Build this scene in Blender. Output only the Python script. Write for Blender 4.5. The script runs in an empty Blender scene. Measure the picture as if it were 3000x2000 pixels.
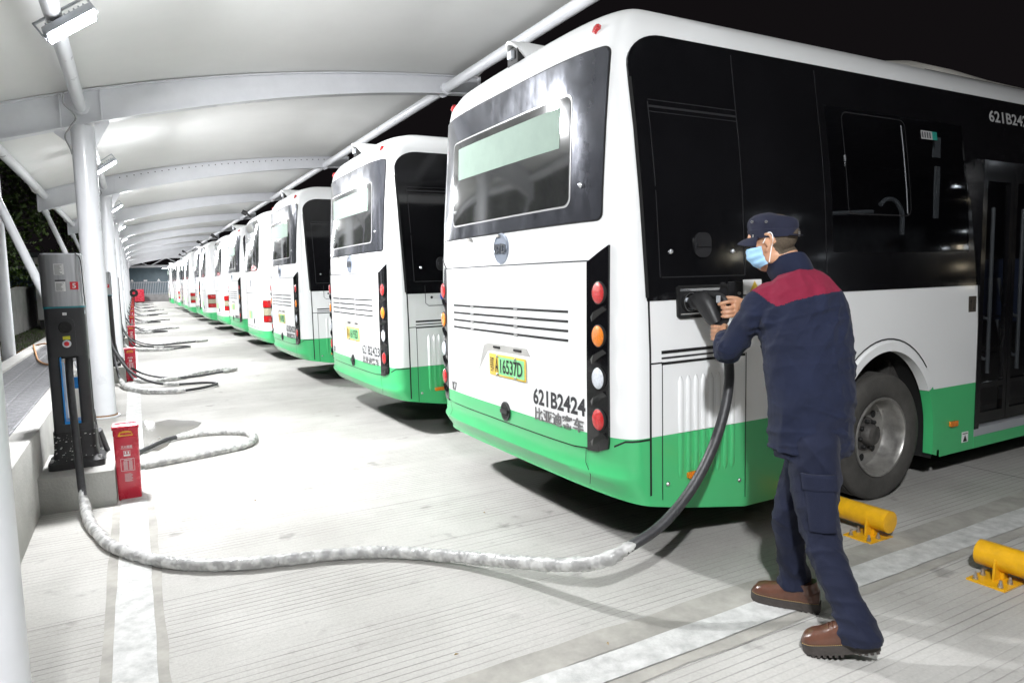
import bpy, bmesh, math, random
import numpy as np
from mathutils import Vector, Matrix, noise
random.seed(7)
sc = bpy.context.scene
col = sc.collection
R = math.radians
PI = math.pi

# ------------------------------------------------------------------ camera, world, exposure
cam_d = bpy.data.cameras.new('camera'); cam = bpy.data.objects.new('camera', cam_d); col.objects.link(cam)
cam_d.sensor_width = 36.0; cam_d.lens = 36.0 * 2009.6 / 3000.0
cam_d.clip_start = 0.05; cam_d.clip_end = 600
YAW, PITCH, ROLL = R(28.692), R(5.355), R(1.386)
_F = Vector((math.sin(YAW)*math.cos(PITCH), math.cos(YAW)*math.cos(PITCH), -math.sin(PITCH)))
_R0 = Vector((math.cos(YAW), -math.sin(YAW), 0)); _D0 = _F.cross(_R0)
_c, _s = math.cos(ROLL), math.sin(ROLL)
_RR = _c*_R0 + _s*_D0; _DD = -_s*_R0 + _c*_D0
cam.matrix_world = Matrix(((_RR.x, -_DD.x, -_F.x, 0), (_RR.y, -_DD.y, -_F.y, 0), (_RR.z, -_DD.z, -_F.z, 1.52), (0, 0, 0, 1)))
sc.camera = cam
world = bpy.data.worlds.new('World'); sc.world = world; world.use_nodes = True
_n = world.node_tree.nodes; _bg = _n['Background']
_bg.inputs[0].default_value = (0.0060, 0.0050, 0.0056, 1); _bg.inputs[1].default_value = 1.0
sc.view_settings.view_transform = 'Standard'; sc.view_settings.look = 'None'
sc.view_settings.exposure = 0.0; sc.view_settings.gamma = 1.0
try: sc.view_settings.use_curve_mapping = False
except Exception: pass
sc.cycles.max_bounces = 7; sc.cycles.diffuse_bounces = 4; sc.cycles.glossy_bounces = 4
sc.cycles.transmission_bounces = 6; sc.cycles.transparent_max_bounces = 8
sc.cycles.sample_clamp_indirect = 6.0; sc.cycles.caustics_reflective = False; sc.cycles.caustics_refractive = False
sc.cycles.use_denoising = True
LAMP_W = 365.0

# ------------------------------------------------------------------ materials
def mat(name, base=(.8,.8,.8), rough=.5, metal=0., spec=.5, coat=0., noise_amt=0., noise_scale=8., bump=0., bump_scale=60., emit=None, es=0., trans=0., ior=1.5, alpha=1., stretch=None, rough_noise=0.):
    m = bpy.data.materials.new(name); m.use_nodes = True
    nt = m.node_tree; b = nt.nodes['Principled BSDF']
    b.inputs['Base Color'].default_value = (*base, 1); b.inputs['Roughness'].default_value = rough
    b.inputs['Metallic'].default_value = metal; b.inputs['Specular IOR Level'].default_value = spec
    b.inputs['Coat Weight'].default_value = coat; b.inputs['Coat Roughness'].default_value = .06
    b.inputs['IOR'].default_value = ior; b.inputs['Transmission Weight'].default_value = trans; b.inputs['Alpha'].default_value = alpha
    if emit: b.inputs['Emission Color'].default_value = (*emit, 1); b.inputs['Emission Strength'].default_value = es
    tc = nt.nodes.new('ShaderNodeTexCoord'); mp = nt.nodes.new('ShaderNodeMapping')
    nt.links.new(tc.outputs['Object'], mp.inputs[0])
    if stretch: mp.inputs['Scale'].default_value = stretch
    if noise_amt or rough_noise:
        nz = nt.nodes.new('ShaderNodeTexNoise'); nz.inputs['Scale'].default_value = noise_scale; nz.inputs['Detail'].default_value = 6; nz.inputs['Roughness'].default_value = .65
        nt.links.new(mp.outputs[0], nz.inputs[0])
        if noise_amt:
            mr = nt.nodes.new('ShaderNodeMapRange'); mr.inputs[1].default_value = .3; mr.inputs[2].default_value = .7
            mr.inputs[3].default_value = 1-noise_amt; mr.inputs[4].default_value = 1+noise_amt*.4
            nt.links.new(nz.outputs[0], mr.inputs[0])
            mx = nt.nodes.new('ShaderNodeVectorMath'); mx.operation = 'SCALE'; mx.inputs[0].default_value = base
            nt.links.new(mr.outputs[0], mx.inputs['Scale']); nt.links.new(mx.outputs[0], b.inputs['Base Color'])
        if rough_noise:
            mr2 = nt.nodes.new('ShaderNodeMapRange'); mr2.inputs[1].default_value = .3; mr2.inputs[2].default_value = .7
            mr2.inputs[3].default_value = max(0, rough-rough_noise); mr2.inputs[4].default_value = rough+rough_noise
            nt.links.new(nz.outputs[0], mr2.inputs[0]); nt.links.new(mr2.outputs[0], b.inputs['Roughness'])
    if bump:
        nb = nt.nodes.new('ShaderNodeTexNoise'); nb.inputs['Scale'].default_value = bump_scale; nb.inputs['Detail'].default_value = 4
        nt.links.new(mp.outputs[0], nb.inputs[0])
        bp = nt.nodes.new('ShaderNodeBump'); bp.inputs['Strength'].default_value = bump; bp.inputs['Distance'].default_value = .01
        nt.links.new(nb.outputs[0], bp.inputs['Height']); nt.links.new(bp.outputs[0], b.inputs['Normal'])
    return m
M = {}
M['white'] = mat('bus_white_paint', (.80,.81,.81), .30, coat=.5, noise_amt=.018, noise_scale=1.2, rough_noise=.02)
M['green'] = mat('bus_green_paint', (.060,.46,.165), .32, coat=.4, noise_amt=.04, noise_scale=1.5, rough_noise=.02)
M['black'] = mat('bus_black_gloss', (.006,.006,.007), .10, coat=.3, noise_amt=.3, noise_scale=2, rough_noise=.04)
M['gap'] = mat('panel_gap_rubber', (.008,.008,.008), .7, noise_amt=.2)
M['blackmat'] = mat('satin_black_plastic', (.022,.022,.024), .38, noise_amt=.3, noise_scale=12)
M['rubber'] = mat('tyre_rubber', (.060,.057,.052), .75, noise_amt=.35, noise_scale=9, bump=.3, bump_scale=120)
M['steel'] = mat('wheel_steel', (.42,.41,.39), .38, metal=.75, noise_amt=.35, noise_scale=14, rough_noise=.12)
M['dirty'] = mat('dusty_dark_metal', (.09,.085,.08), .6, metal=.3, noise_amt=.5, noise_scale=18, bump=.3)
M['chrome'] = mat('chrome', (.80,.82,.85), .26, metal=.8)
M['rearglass'] = mat('rear_panel_gloss', (.115,.12,.14), .15, metal=.6, coat=.7, noise_amt=.25, noise_scale=5, rough_noise=.05, stretch=(1,2,1))
M['screenglass'] = mat('rear_window_glass', (.030,.031,.031), .06, spec=1., coat=1., noise_amt=.2)
M['greyrim'] = mat('window_bead_grey', (.34,.34,.34), .35)
M['display'] = mat('led_display_pale', (.25,.33,.28), .6, spec=.1, noise_amt=.08, noise_scale=6)
M['badge'] = mat('satin_badge', (.20,.20,.20), .35, metal=.4)
M['emblem'] = mat('emblem_blue_grey', (.42,.47,.56), .25, metal=.6)
M['emblemtxt'] = mat('emblem_letters', (.20,.21,.23), .25, metal=.7)
M['glass'] = mat('tinted_glass', (.10,.11,.12), .03, trans=1., ior=1.45, spec=.5)
M['interior'] = mat('bus_interior_grey', (.10,.11,.12), .6, noise_amt=.3)
M['rail'] = mat('grab_rail_grey', (.17,.19,.21), .35)
M['red'] = mat('red_lens', (.55,.012,.015), .16, coat=.7, noise_amt=.35, noise_scale=90, bump=.6, bump_scale=130)
M['amber'] = mat('amber_lens', (.80,.22,.01), .16, coat=.7, noise_amt=.3, noise_scale=90, bump=.6, bump_scale=130)
M['clear'] = mat('clear_lens', (.66,.70,.76), .12, coat=.8, noise_amt=.2, noise_scale=90, bump=.7, bump_scale=130)
M['ytext'] = mat('plate_yellow', (.75,.52,.07), .35)
M['gtext'] = mat('plate_green', (.25,.66,.30), .35)
M['ink'] = mat('black_ink', (.012,.012,.013), .5)
M['dkink'] = mat('dark_grey_lettering', (.035,.036,.04), .35)
M['ltink'] = mat('light_grey_lettering', (.42,.42,.42), .4)
M['sign_bronze'] = mat('bronze_plate', (.10,.085,.07), .4, metal=.4)
M['sign_white'] = mat('sticker_white', (.75,.75,.75), .45)
M['blue_sign'] = mat('sticker_blue', (.02,.04,.50), .35)
M['steelw'] = mat('white_painted_steel', (.74,.75,.78), .33, coat=.2, noise_amt=.07, noise_scale=3, rough_noise=.08)
M['rust'] = mat('rusty_weld', (.28,.15,.06), .8, noise_amt=.6, noise_scale=60, bump=.5)
M['membrane'] = mat('canopy_membrane', (.80,.80,.785), .75, noise_amt=.05, noise_scale=.8, bump=.12, bump_scale=2.5)
M['chgsilver'] = mat('brushed_silver', (.45,.455,.47), .33, metal=.75, noise_amt=.22, noise_scale=40, stretch=(1,1,.04), rough_noise=.06)
M['chgdark'] = mat('charger_graphite', (.028,.028,.031), .42, noise_amt=.25, noise_scale=8, rough_noise=.1)
M['chgfoot'] = mat('charger_foot_black', (.022,.022,.024), .5, noise_amt=.3, noise_scale=25, bump=.25, bump_scale=80)
M['splash'] = mat('white_paint_splash', (.6,.6,.58), .6)
M['cyan'] = mat('cyan_trim', (.01,.27,.75), .4)
M['teal'] = mat('teal_trim', (.02,.20,.24), .4)
M['redbox'] = mat('red_enamel', (.48,.012,.035), .27, coat=.4, noise_amt=.10, noise_scale=7, rough_noise=.07)
M['yellow'] = mat('yellow_enamel', (.72,.38,.008), .38, coat=.15, noise_amt=.16, noise_scale=14, bump=.15, bump_scale=70)
M['redsticker'] = mat('red_sticker', (.62,.02,.03), .4)
M['yelsticker'] = mat('yellow_sticker', (.60,.56,.03), .4)
M['bolt'] = mat('galvanised_bolt', (.55,.55,.56), .35, metal=.9, noise_amt=.3, noise_scale=90)
M['hose'] = mat('black_cable_rubber', (.035,.035,.038), .48, noise_amt=.4, noise_scale=30, bump=.15, bump_scale=90)
M['gun'] = mat('connector_black', (.020,.020,.021), .48, noise_amt=.25, noise_scale=30, bump=.12, bump_scale=150)
M['curb'] = mat('kerb_concrete', (.47,.46,.44), .8, noise_amt=.14, noise_scale=4, bump=.35, bump_scale=45)
M['plinth'] = mat('plinth_concrete', (.40,.395,.375), .8, noise_amt=.16, noise_scale=6, bump=.4, bump_scale=60)
M['paver'] = mat('grey_paver', (.27,.27,.28), .85, noise_amt=.35, noise_scale=22, bump=.8, bump_scale=55)
M['soil'] = mat('dark_grass_soil', (.035,.032,.018), .95, noise_amt=.6, noise_scale=5, bump=1, bump_scale=20)
M['render'] = mat('white_render_wall', (.48,.48,.46), .85, noise_amt=.25, noise_scale=1.5, bump=.3, bump_scale=30)
M['cabinet'] = mat('cabinet_offwhite', (.44,.44,.43), .5, noise_amt=.1, noise_scale=2)
M['darkroof'] = mat('dark_roof_sheet', (.05,.055,.06), .5, noise_amt=.2)
M['tealwall'] = mat('teal_metal_cladding', (.085,.135,.165), .45, noise_amt=.25, noise_scale=2)
M['fencegrey'] = mat('fence_grey', (.42,.43,.45), .5)
M['greywall'] = mat('low_wall_grey', (.33,.33,.33), .85, noise_amt=.2, noise_scale=3)
M['orangehose'] = mat('orange_garden_hose', (.50,.22,.06), .5, noise_amt=.15)
M['bark'] = mat('bark', (.06,.045,.03), .9, noise_amt=.5, noise_scale=12, bump=.8)
M['leaf'] = mat('leaf_green', (.060,.120,.014), .5, noise_amt=.6, noise_scale=1.2)
M['leaf2'] = mat('leaf_green_pale', (.10,.18,.025), .5, noise_amt=.6, noise_scale=1.2)
M['lamp'] = mat('lit_lamp_face', (.9,.9,.9), .3, emit=(.93,.97,1.0), es=60)
M['lampbody'] = mat('lamp_housing', (.45,.47,.50), .4, metal=.3)
M['water'] = mat('puddle_water', (.20,.19,.17), .05, spec=.6, noise_amt=.2, noise_scale=3)
M['dryleaf'] = mat('dry_leaf', (.35,.24,.09), .8, noise_amt=.4, noise_scale=100)
# plastic sleeve: crumpled translucent film
def film():
    m = mat('crumpled_plastic_film', (.62,.62,.605), .28, coat=.4, noise_amt=.10, noise_scale=20, bump=.25, bump_scale=60)
    nt = m.node_tree; b = nt.nodes['Principled BSDF']
    nz = nt.nodes.new('ShaderNodeTexNoise'); nz.inputs['Scale'].default_value = 16; nz.inputs['Detail'].default_value = 2
    tc = nt.nodes.new('ShaderNodeTexCoord'); nt.links.new(tc.outputs['Object'], nz.inputs[0])
    mr = nt.nodes.new('ShaderNodeMapRange'); mr.inputs[1].default_value = .42; mr.inputs[2].default_value = .60; mr.inputs[3].default_value = .52; mr.inputs[4].default_value = .88
    nt.links.new(nz.outputs[0], mr.inputs[0]); nt.links.new(mr.outputs[0], b.inputs['Alpha'])
    return m
M['film'] = film()
# concrete apron: grooved in bands, stained, with saw cut joints
def ground_mat():
    m = bpy.data.materials.new('grooved_concrete'); m.use_nodes = True
    nt = m.node_tree; N = nt.nodes; Lk = nt.links.new; b = N['Principled BSDF']
    geo = N.new('ShaderNodeNewGeometry'); sep = N.new('ShaderNodeSeparateXYZ'); Lk(geo.outputs['Position'], sep.inputs[0])
    def mth(op, a, b2=None, c=None):
        n = N.new('ShaderNodeMath'); n.operation = op
        for i, v in enumerate((a, b2, c)):
            if v is None: continue
            if isinstance(v, (int, float)): n.inputs[i].default_value = v
            else: Lk(v, n.inputs[i])
        return n.outputs[0]
    def noi(scale, det=5, vec=None, st=None, rough=.6):
        n = N.new('ShaderNodeTexNoise'); n.inputs['Scale'].default_value = scale; n.inputs['Detail'].default_value = det; n.inputs['Roughness'].default_value = rough
        if st:
            mp = N.new('ShaderNodeMapping'); mp.inputs['Scale'].default_value = st; Lk(geo.outputs['Position'], mp.inputs[0]); Lk(mp.outputs[0], n.inputs[0])
        else: Lk(geo.outputs['Position'], n.inputs[0])
        return n.outputs[0]
    def ramp(v, a, b2, lo=0., hi=1.):
        n = N.new('ShaderNodeMapRange'); n.inputs[1].default_value = a; n.inputs[2].default_value = b2; n.inputs[3].default_value = lo; n.inputs[4].default_value = hi; Lk(v, n.inputs[0]); return n.outputs[0]
    # grooves run along X, about 24 per metre of Y grouped in rake passes
    wob = mth('MULTIPLY', noi(.35, 2), .05)
    yy = mth('ADD', sep.outputs['Y'], wob)
    fr = mth('FRACT', mth('MULTIPLY', yy, 23.0))
    d = mth('ABSOLUTE', mth('SUBTRACT', fr, .5))
    line = ramp(d, .035, .10, 1., 0.)
    passes = ramp(mth('FRACT', mth('MULTIPLY', yy, 1.31)), .80, .84, 1., .25)
    patch = ramp(noi(1.1, 3, st=(.22, 1.3, 1)), .40, .52, .25, 1.)
    lightn = ramp(noi(6, 4, st=(.15, 2.2, 1)), .35, .6, .25, 1.)
    groove = mth('MULTIPLY', mth('MULTIPLY', line, passes), mth('MULTIPLY', patch, lightn))
    # saw-cut joints
    def joint(axis, period, off, w):
        f = mth('FRACT', mth('DIVIDE', mth('SUBTRACT', sep.outputs[axis], off), period))
        return ramp(mth('ABSOLUTE', mth('SUBTRACT', f, .5)), .5-w/period, .5-w/period*.4, 0., 1.)
    jt = mth('MAXIMUM', joint('X', 9.0, 5.49, .007), mth('MULTIPLY', joint('Y', 3.5, 3.62, .005), .5))
    base = N.new('ShaderNodeMixRGB'); base.inputs[1].default_value = (.362, .352, .330, 1); base.inputs[2].default_value = (.47, .46, .437, 1)
    Lk(ramp(noi(.9, 8), .35, .65), base.inputs[0])
    fine = ramp(noi(70, 4), .3, .7, .90, 1.06)
    spots = ramp(noi(9, 6), .30, .40, .88, 1.0)
    stain = ramp(noi(.45, 4, st=(1, .5, 1)), .55, .75, 1., .84)
    drip = ramp(noi(3.4, 3, rough=.5), .66, .72, 1., .70)
    track = ramp(noi(3.0, 5, st=(.12, 3.4, 1)), .60, .74, 1., .86)
    k = mth('MULTIPLY', mth('MULTIPLY', mth('MULTIPLY', fine, spots), stain), mth('MULTIPLY', drip, track))
    k = mth('MULTIPLY', k, mth('SUBTRACT', 1.0, mth('MULTIPLY', groove, .42)))
    k = mth('MULTIPLY', k, mth('SUBTRACT', 1.0, mth('MULTIPLY', jt, .75)))
    sc_ = N.new('ShaderNodeVectorMath'); sc_.operation = 'SCALE'; Lk(base.outputs[0], sc_.inputs[0]); Lk(k, sc_.inputs['Scale'])
    Lk(sc_.outputs[0], b.inputs['Base Color']); b.inputs['Roughness'].default_value = .82; b.inputs['Specular IOR Level'].default_value = .3
    h = mth('SUBTRACT', mth('MULTIPLY', noi(120, 3), .25), mth('ADD', groove, mth('MULTIPLY', jt, 1.5)))
    bp = N.new('ShaderNodeBump'); bp.inputs['Strength'].default_value = .5; bp.inputs['Distance'].default_value = .004
    Lk(h, bp.inputs['Height']); Lk(bp.outputs[0], b.inputs['Normal'])
    return m
M['ground'] = ground_mat()
def line_mat():
    m = mat('worn_white_line', (.525,.525,.512), .78, noise_amt=.34, noise_scale=12, bump=.3, bump_scale=90)
    return m
M['linew'] = line_mat()
M['stain'] = mat('old_line_stain', (.355,.343,.312), .85, noise_amt=.35, noise_scale=4)
def fabric(name, c, amt=.25):
    m = mat(name, c, .85, spec=.25, noise_amt=amt, noise_scale=7, bump=.25, bump_scale=420)
    b = m.node_tree.nodes['Principled BSDF']; b.inputs['Sheen Weight'].default_value = .04; b.inputs['Sheen Roughness'].default_value = .5
    return m
M['navy'] = fabric('navy_twill', (.0085,.0125,.033))
M['navyt'] = fabric('navy_trouser_twill', (.0080,.0110,.028))
M['cap'] = fabric('navy_cap_twill', (.013,.015,.032))
M['maroon'] = fabric('maroon_yoke_twill', (.175,.010,.032), .15)
M['skin'] = mat('skin', (.52,.28,.17), .48, noise_amt=.12, noise_scale=30, bump=.12, bump_scale=160)
M['skin'].node_tree.nodes['Principled BSDF'].inputs['Subsurface Weight'].default_value = .08
M['hair'] = mat('cropped_hair', (.10,.075,.05), .8, noise_amt=.5, noise_scale=200, bump=.6, bump_scale=300)
M['mask'] = mat('mask_blue', (.32,.55,.78), .7, noise_amt=.08, bump=.1, bump_scale=200)
M['strap'] = mat('mask_strap_white', (.8,.8,.8), .6)
M['leather'] = mat('brown_leather', (.10,.040,.024), .30, coat=.35, noise_amt=.35, noise_scale=18, bump=.25, bump_scale=60)
M['sole'] = mat('boot_sole', (.045,.038,.034), .7, noise_amt=.3, noise_scale=30, bump=.3)
M['stitch'] = mat('boot_stitch_yellow', (.50,.36,.12), .7)

# ------------------------------------------------------------------ mesh helpers
def link(name, data, parent=None):
    o = bpy.data.objects.new(name, data); col.objects.link(o)
    if parent is not None: o.parent = parent
    return o
def tag(o, label=None, cat=None, group=None, kind=None):
    if label: o['label'] = label
    if cat: o['category'] = cat
    if group: o['group'] = group
    if kind: o['kind'] = kind
    return o
def empty(name, loc=(0,0,0), rz=0., label=None, cat=None, group=None):
    o = bpy.data.objects.new(name, None); col.objects.link(o); o.location = loc; o.rotation_euler = (0,0,rz); o.empty_display_size = .1
    return tag(o, label, cat, group)
class MB:
    def __init__(s): s.v = []; s.f = []; s.m = []
    def add(s, V, F, m=0):
        n = len(s.v); s.v += [tuple(p) for p in V]; s.f += [tuple(i+n for i in f) for f in F]; s.m += [m]*len(F); return s
    def box(s, x0, x1, y0, y1, z0, z1, m=0, bev=0., mx=None):
        if bev:
            bm = bmesh.new(); bmesh.ops.create_cube(bm, size=1)
            for v in bm.verts: v.co = Vector(((x0+x1)/2+v.co.x*(x1-x0), (y0+y1)/2+v.co.y*(y1-y0), (z0+z1)/2+v.co.z*(z1-z0)))
            bmesh.ops.bevel(bm, geom=bm.edges[:], offset=bev, segments=2, profile=.5, affect='EDGES')
            V = [v.co.copy() for v in bm.verts]; F = [[v.index for v in f.verts] for f in bm.faces]; bm.free()
        else:
            V = [Vector((x, y, z)) for x in (x0, x1) for y in (y0, y1) for z in (z0, z1)]
            F = [(0,1,3,2), (4,6,7,5), (0,4,5,1), (2,3,7,6), (0,2,6,4), (1,5,7,3)]
        if mx: V = [mx @ p for p in V]
        return s.add(V, F, m)
    def tube(s, path, r, n=12, m=0, caps=True, up=None, fn=None):
        P = [Vector(p) for p in path]; k = len(P); rr = r if isinstance(r, (list, tuple)) else [r]*k
        V = []; F = []
        t = (P[1]-P[0]).normalized(); ref = Vector(up) if up else (Vector((0,0,1)) if abs(t.z) < .9 else Vector((1,0,0)))
        a = (ref - t*ref.dot(t)).normalized()
        for i in range(k):
            t = (P[min(i+1, k-1)]-P[max(i-1, 0)]).normalized(); a = (a - t*a.dot(t)).normalized(); b = t.cross(a)
            for j in range(n):
                th = 2*PI*j/n; q = rr[i]
                ra, rb = (q if isinstance(q, (tuple, list)) else (q, q))
                k2 = fn(i, th) if fn else 1.
                V.append(P[i] + a*math.cos(th)*ra*k2 + b*math.sin(th)*rb*k2)
        for i in range(k-1):
            for j in range(n): F.append((i*n+j, i*n+(j+1)%n, (i+1)*n+(j+1)%n, (i+1)*n+j))
        if caps: F.append(tuple(range(n-1, -1, -1))); F.append(tuple(range((k-1)*n, k*n)))
        return s.add(V, F, m)
    def lathe(s, prof, n=32, m=0, mx=None):   # profile (r, h) about local Z
        V = []; F = []
        for r, h in prof:
            for j in range(n): V.append(Vector((r*math.cos(2*PI*j/n), r*math.sin(2*PI*j/n), h)))
        for i in range(len(prof)-1):
            for j in range(n): F.append((i*n+j, i*n+(j+1)%n, (i+1)*n+(j+1)%n, (i+1)*n+j))
        if mx: V = [mx @ p for p in V]
        return s.add(V, F, m)
    def prism(s, poly, d0, d1, mx, m=0):      # polygon (a,b), extruded c from d0 to d1, mx maps (a,b,c)
        n = len(poly); V = [mx @ Vector((a, b, d0)) for a, b in poly] + [mx @ Vector((a, b, d1)) for a, b in poly]
        F = [tuple(range(n-1, -1, -1)), tuple(range(n, 2*n))] + [(i, (i+1) % n, n+(i+1) % n, n+i) for i in range(n)]
        return s.add(V, F, m)
    def mesh(s, name, mats, smooth=35):
        me = bpy.data.meshes.new(name); me.from_pydata(s.v, [], s.f)
        for mm in (mats if isinstance(mats, (list, tuple)) else [mats]): me.materials.append(M[mm])
        if len(me.materials) > 1: me.polygons.foreach_set('material_index', s.m)
        me.validate(); me.update()
        if smooth:
            me.shade_smooth(); me.set_sharp_from_angle(angle=R(smooth))
        return me
    def build(s, name, mats, parent=None, smooth=35): return link(name, s.mesh(name, mats, smooth), parent)
def fixn(o):
    me = o.data; bm = bmesh.new(); bm.from_mesh(me); bmesh.ops.recalc_face_normals(bm, faces=bm.faces[:]); bm.to_mesh(me); bm.free(); return o
def cr(pts, n=8):          # Catmull-Rom resample
    P = [Vector(p) for p in pts]; P = [P[0]*2-P[1]] + P + [P[-1]*2-P[-2]]; out = []
    for i in range(1, len(P)-2):
        for k in range(n):
            t = k/n; a, b, c, d = P[i-1], P[i], P[i+1], P[i+2]
            out.append(.5*((2*b)+(c-a)*t+(2*a-5*b+4*c-d)*t*t+(3*b-a-3*c+d)*t**3))
    out.append(P[-2]); return out
def rrect(x0, x1, z0, z1, r, n=5):
    o = []
    for cx, cz, a0 in ((x1-r, z1-r, 0), (x0+r, z1-r, 90), (x0+r, z0+r, 180), (x1-r, z0+r, 270)):
        for i in range(n+1):
            a = R(a0+90*i/n); o.append((cx+r*math.cos(a), cz+r*math.sin(a)))
    return o
def ell(cx, cz, rx, rz, n=20): return [(cx+rx*math.cos(2*PI*i/n), cz+rz*math.sin(2*PI*i/n)) for i in range(n)]
_txt = {}
def text_data(body, size=1., extrude=.0, bold=0., space=1.):
    c = bpy.data.curves.new('lettering', 'FONT'); c.body = body; c.size = size; c.extrude = extrude; c.offset = bold; c.space_character = space
    c.resolution_u = 3; c.align_x = 'CENTER'; c.align_y = 'CENTER'
    o = bpy.data.objects.new('tmp', c); col.objects.link(o); bpy.context.view_layer.update()
    me = bpy.data.meshes.new_from_object(o.evaluated_get(bpy.context.evaluated_depsgraph_get()))
    bpy.data.objects.remove(o); return me
def lettering(name, body, w, h, mx, mt, parent, depth=.002, bold=0.):
    """text stretched to w x h, mx maps (right, up, out) to the parent's space"""
    key = (body, bold); me = text_data(body, 1., .0, bold)
    n = len(me.vertices); a = np.zeros(n*3); me.vertices.foreach_get('co', a); a = a.reshape(-1, 3)
    lo, hi = a.min(0), a.max(0); c = (lo+hi)/2; s = np.array([w/max(hi[0]-lo[0], 1e-6), h/max(hi[1]-lo[1], 1e-6)])
    V = [mx @ Vector(((p[0]-c[0])*s[0], (p[1]-c[1])*s[1], depth)) for p in a]
    F = [tuple(p.vertices) for p in me.polygons]; bpy.data.meshes.remove(me)
    m2 = bpy.data.meshes.new(name); m2.from_pydata(V, [], F)
    if depth > .0035:      # raised letters get sides
        bm = bmesh.new(); bm.from_mesh(m2); out = (mx.to_3x3() @ Vector((0, 0, 1))).normalized()
        bmesh.ops.remove_doubles(bm, verts=bm.verts[:], dist=1e-5)
        be = [e for e in bm.edges if e.is_boundary]; r = bmesh.ops.extrude_edge_only(bm, edges=be)
        for v in [g for g in r['geom'] if isinstance(g, bmesh.types.BMVert)]: v.co -= out*depth
        bm.to_mesh(m2); bm.free()
    m2.materials.append(M[mt]); return link(name, m2, parent)
def rot_mx(right, up, out, o): 
    r, u, w = Vector(right), Vector(up), Vector(out)
    return Matrix(((r.x,u.x,w.x,o[0]), (r.y,u.y,w.y,o[1]), (r.z,u.z,w.z,o[2]), (0,0,0,1)))
def copy_tree(o, parent=None):
    c = o.copy(); col.objects.link(c)
    if parent is not None: c.parent = parent; c.matrix_parent_inverse = o.matrix_parent_inverse.copy()
    for ch in list(KIDS.get(o.name, [])) : KIDS.setdefault(c.name, []).append(copy_tree(ch, c))
    return c
KIDS = {}
def index_kids():
    KIDS.clear()
    for o in bpy.data.objects:
        if o.parent: KIDS.setdefault(o.parent.name, []).append(o)
ORD = ['nearest', 'second', 'third', 'fourth', 'fifth', 'sixth', 'seventh', 'eighth', 'ninth', 'tenth', 'eleventh', 'twelfth', 'thirteenth', 'fourteenth', 'fifteenth', 'sixteenth']

# ------------------------------------------------------------------ ground and setting
def sheet(name, x0, x1, y0, y1, z, mt, label=None, kind='structure'):
    o = MB().add([(x0,y0,z), (x1,y0,z), (x1,y1,z), (x0,y1,z)], [(0,1,2,3)]).build(name, mt, smooth=0)
    return tag(o, label, None, None, kind)
sheet('ground', -.66, 320, -80, 320, 0., 'ground', 'pale grooved concrete apron of the charging yard')
sheet('ground', -320, -.65, -80, 320, -.012, 'soil', 'dark grassy soil beyond the raised walkway')
def strip(name, x0, x1, y0, y1, z, mt, label, seed=0, wob=.006):
    """painted strip with slightly ragged edges"""
    rnd = random.Random(seed); alongx = (x1-x0) > (y1-y0); n = int(max(x1-x0, y1-y0)/.22); wob = wob*.55; V = []; F = []
    for i in range(n+1):
        t = i/n
        for s in (0, 1):
            w = rnd.uniform(-wob, wob)
            V.append((x0+(x1-x0)*t, (y0, y1)[s]+w, z) if alongx else ((x0, x1)[s]+w, y0+(y1-y0)*t, z))
    for i in range(n): F.append((2*i, 2*i+2, 2*i+3, 2*i+1) if alongx else (2*i, 2*i+1, 2*i+3, 2*i+2))
    return tag(MB().add(V, F).build(name, mt, smooth=0), label, None, None, 'structure')
strip('lane_marking', -.175, -.015, -6, 70, .008, 'linew', 'white painted line running the length of the chargers', 1)
strip('lane_marking', -.22, .03, -6, 5.4, .004, 'stain', 'faint stain bordering the long white line', 2, .012)
for k in range(-1, 15):
    y = 2.06 + 3.5*k
    strip('bay_marking', .82 if k < 1 else 2.9, 11, y-.08, y+.08, .008, 'linew', ORD[max(k, 0)].capitalize()+' white line between bus bays from the camera', 10+k)
    if k in (-1, 0):
        strip('bay_marking', .55, 9, y+.08, y+.24, .004, 'stain', 'brown stained strip beside the white bay line', 30+k, .02)
        strip('bay_marking', .9, 9, y-.14, y-.08, .004, 'stain', 'thin stained edge of the white bay line', 40+k, .012)
# low kerb wall, pavers
kw = MB(); kw.box(-.80, -.65, -3, 60, -.1, .54, bev=.012)
tag(kw.build('kerb_wall', 'curb'), 'pale concrete kerb wall behind the row of chargers', 'kerb wall')
kb = MB(); kb.box(-1.60, -1.42, -3, 60, -.1, .56, bev=.01)
tag(kb.build('kerb_wall', 'curb'), 'pale edging kerb between grey pavers and dark grass', 'kerb wall')
walk = MB().box(-1.42, -.80, -3, 60, -.1, .505).build('walkway', 'gap'); tag(walk, 'raised walkway of grey textured pavers behind the kerb wall', None, None, 'structure')
pv = MB().box(-.1, .1, -.094, .094, 0, .03, bev=.006)
# grit ribs on the paver
for j in range(5): pv.box(-.088, .088, -.078+.039*j-.009, -.078+.039*j+.009, .030, .0335)
pm = pv.mesh('paver', 'paver')
rnd = random.Random(3); far = MB(); cnt = 0
for j in range(205):
    y = 3.2+.2*j
    for i in range(3):
        x = -1.315+.205*i
        if cnt < 290:
            p = link('paver', pm, walk); p.location = (x, y, .505+rnd.uniform(-.002, .002)); p.rotation_euler = (rnd.uniform(-.01, .01), rnd.uniform(-.01, .01), (PI/2)*0+rnd.uniform(-.008, .008)); cnt += 1
        else: far.box(x-.1, x+.1, y-.094, y+.094, .505, .535+rnd.uniform(-.002, .002))
o = far.build('paver_field', 'paver', walk, smooth=0); o['kind'] = 'stuff'
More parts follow.
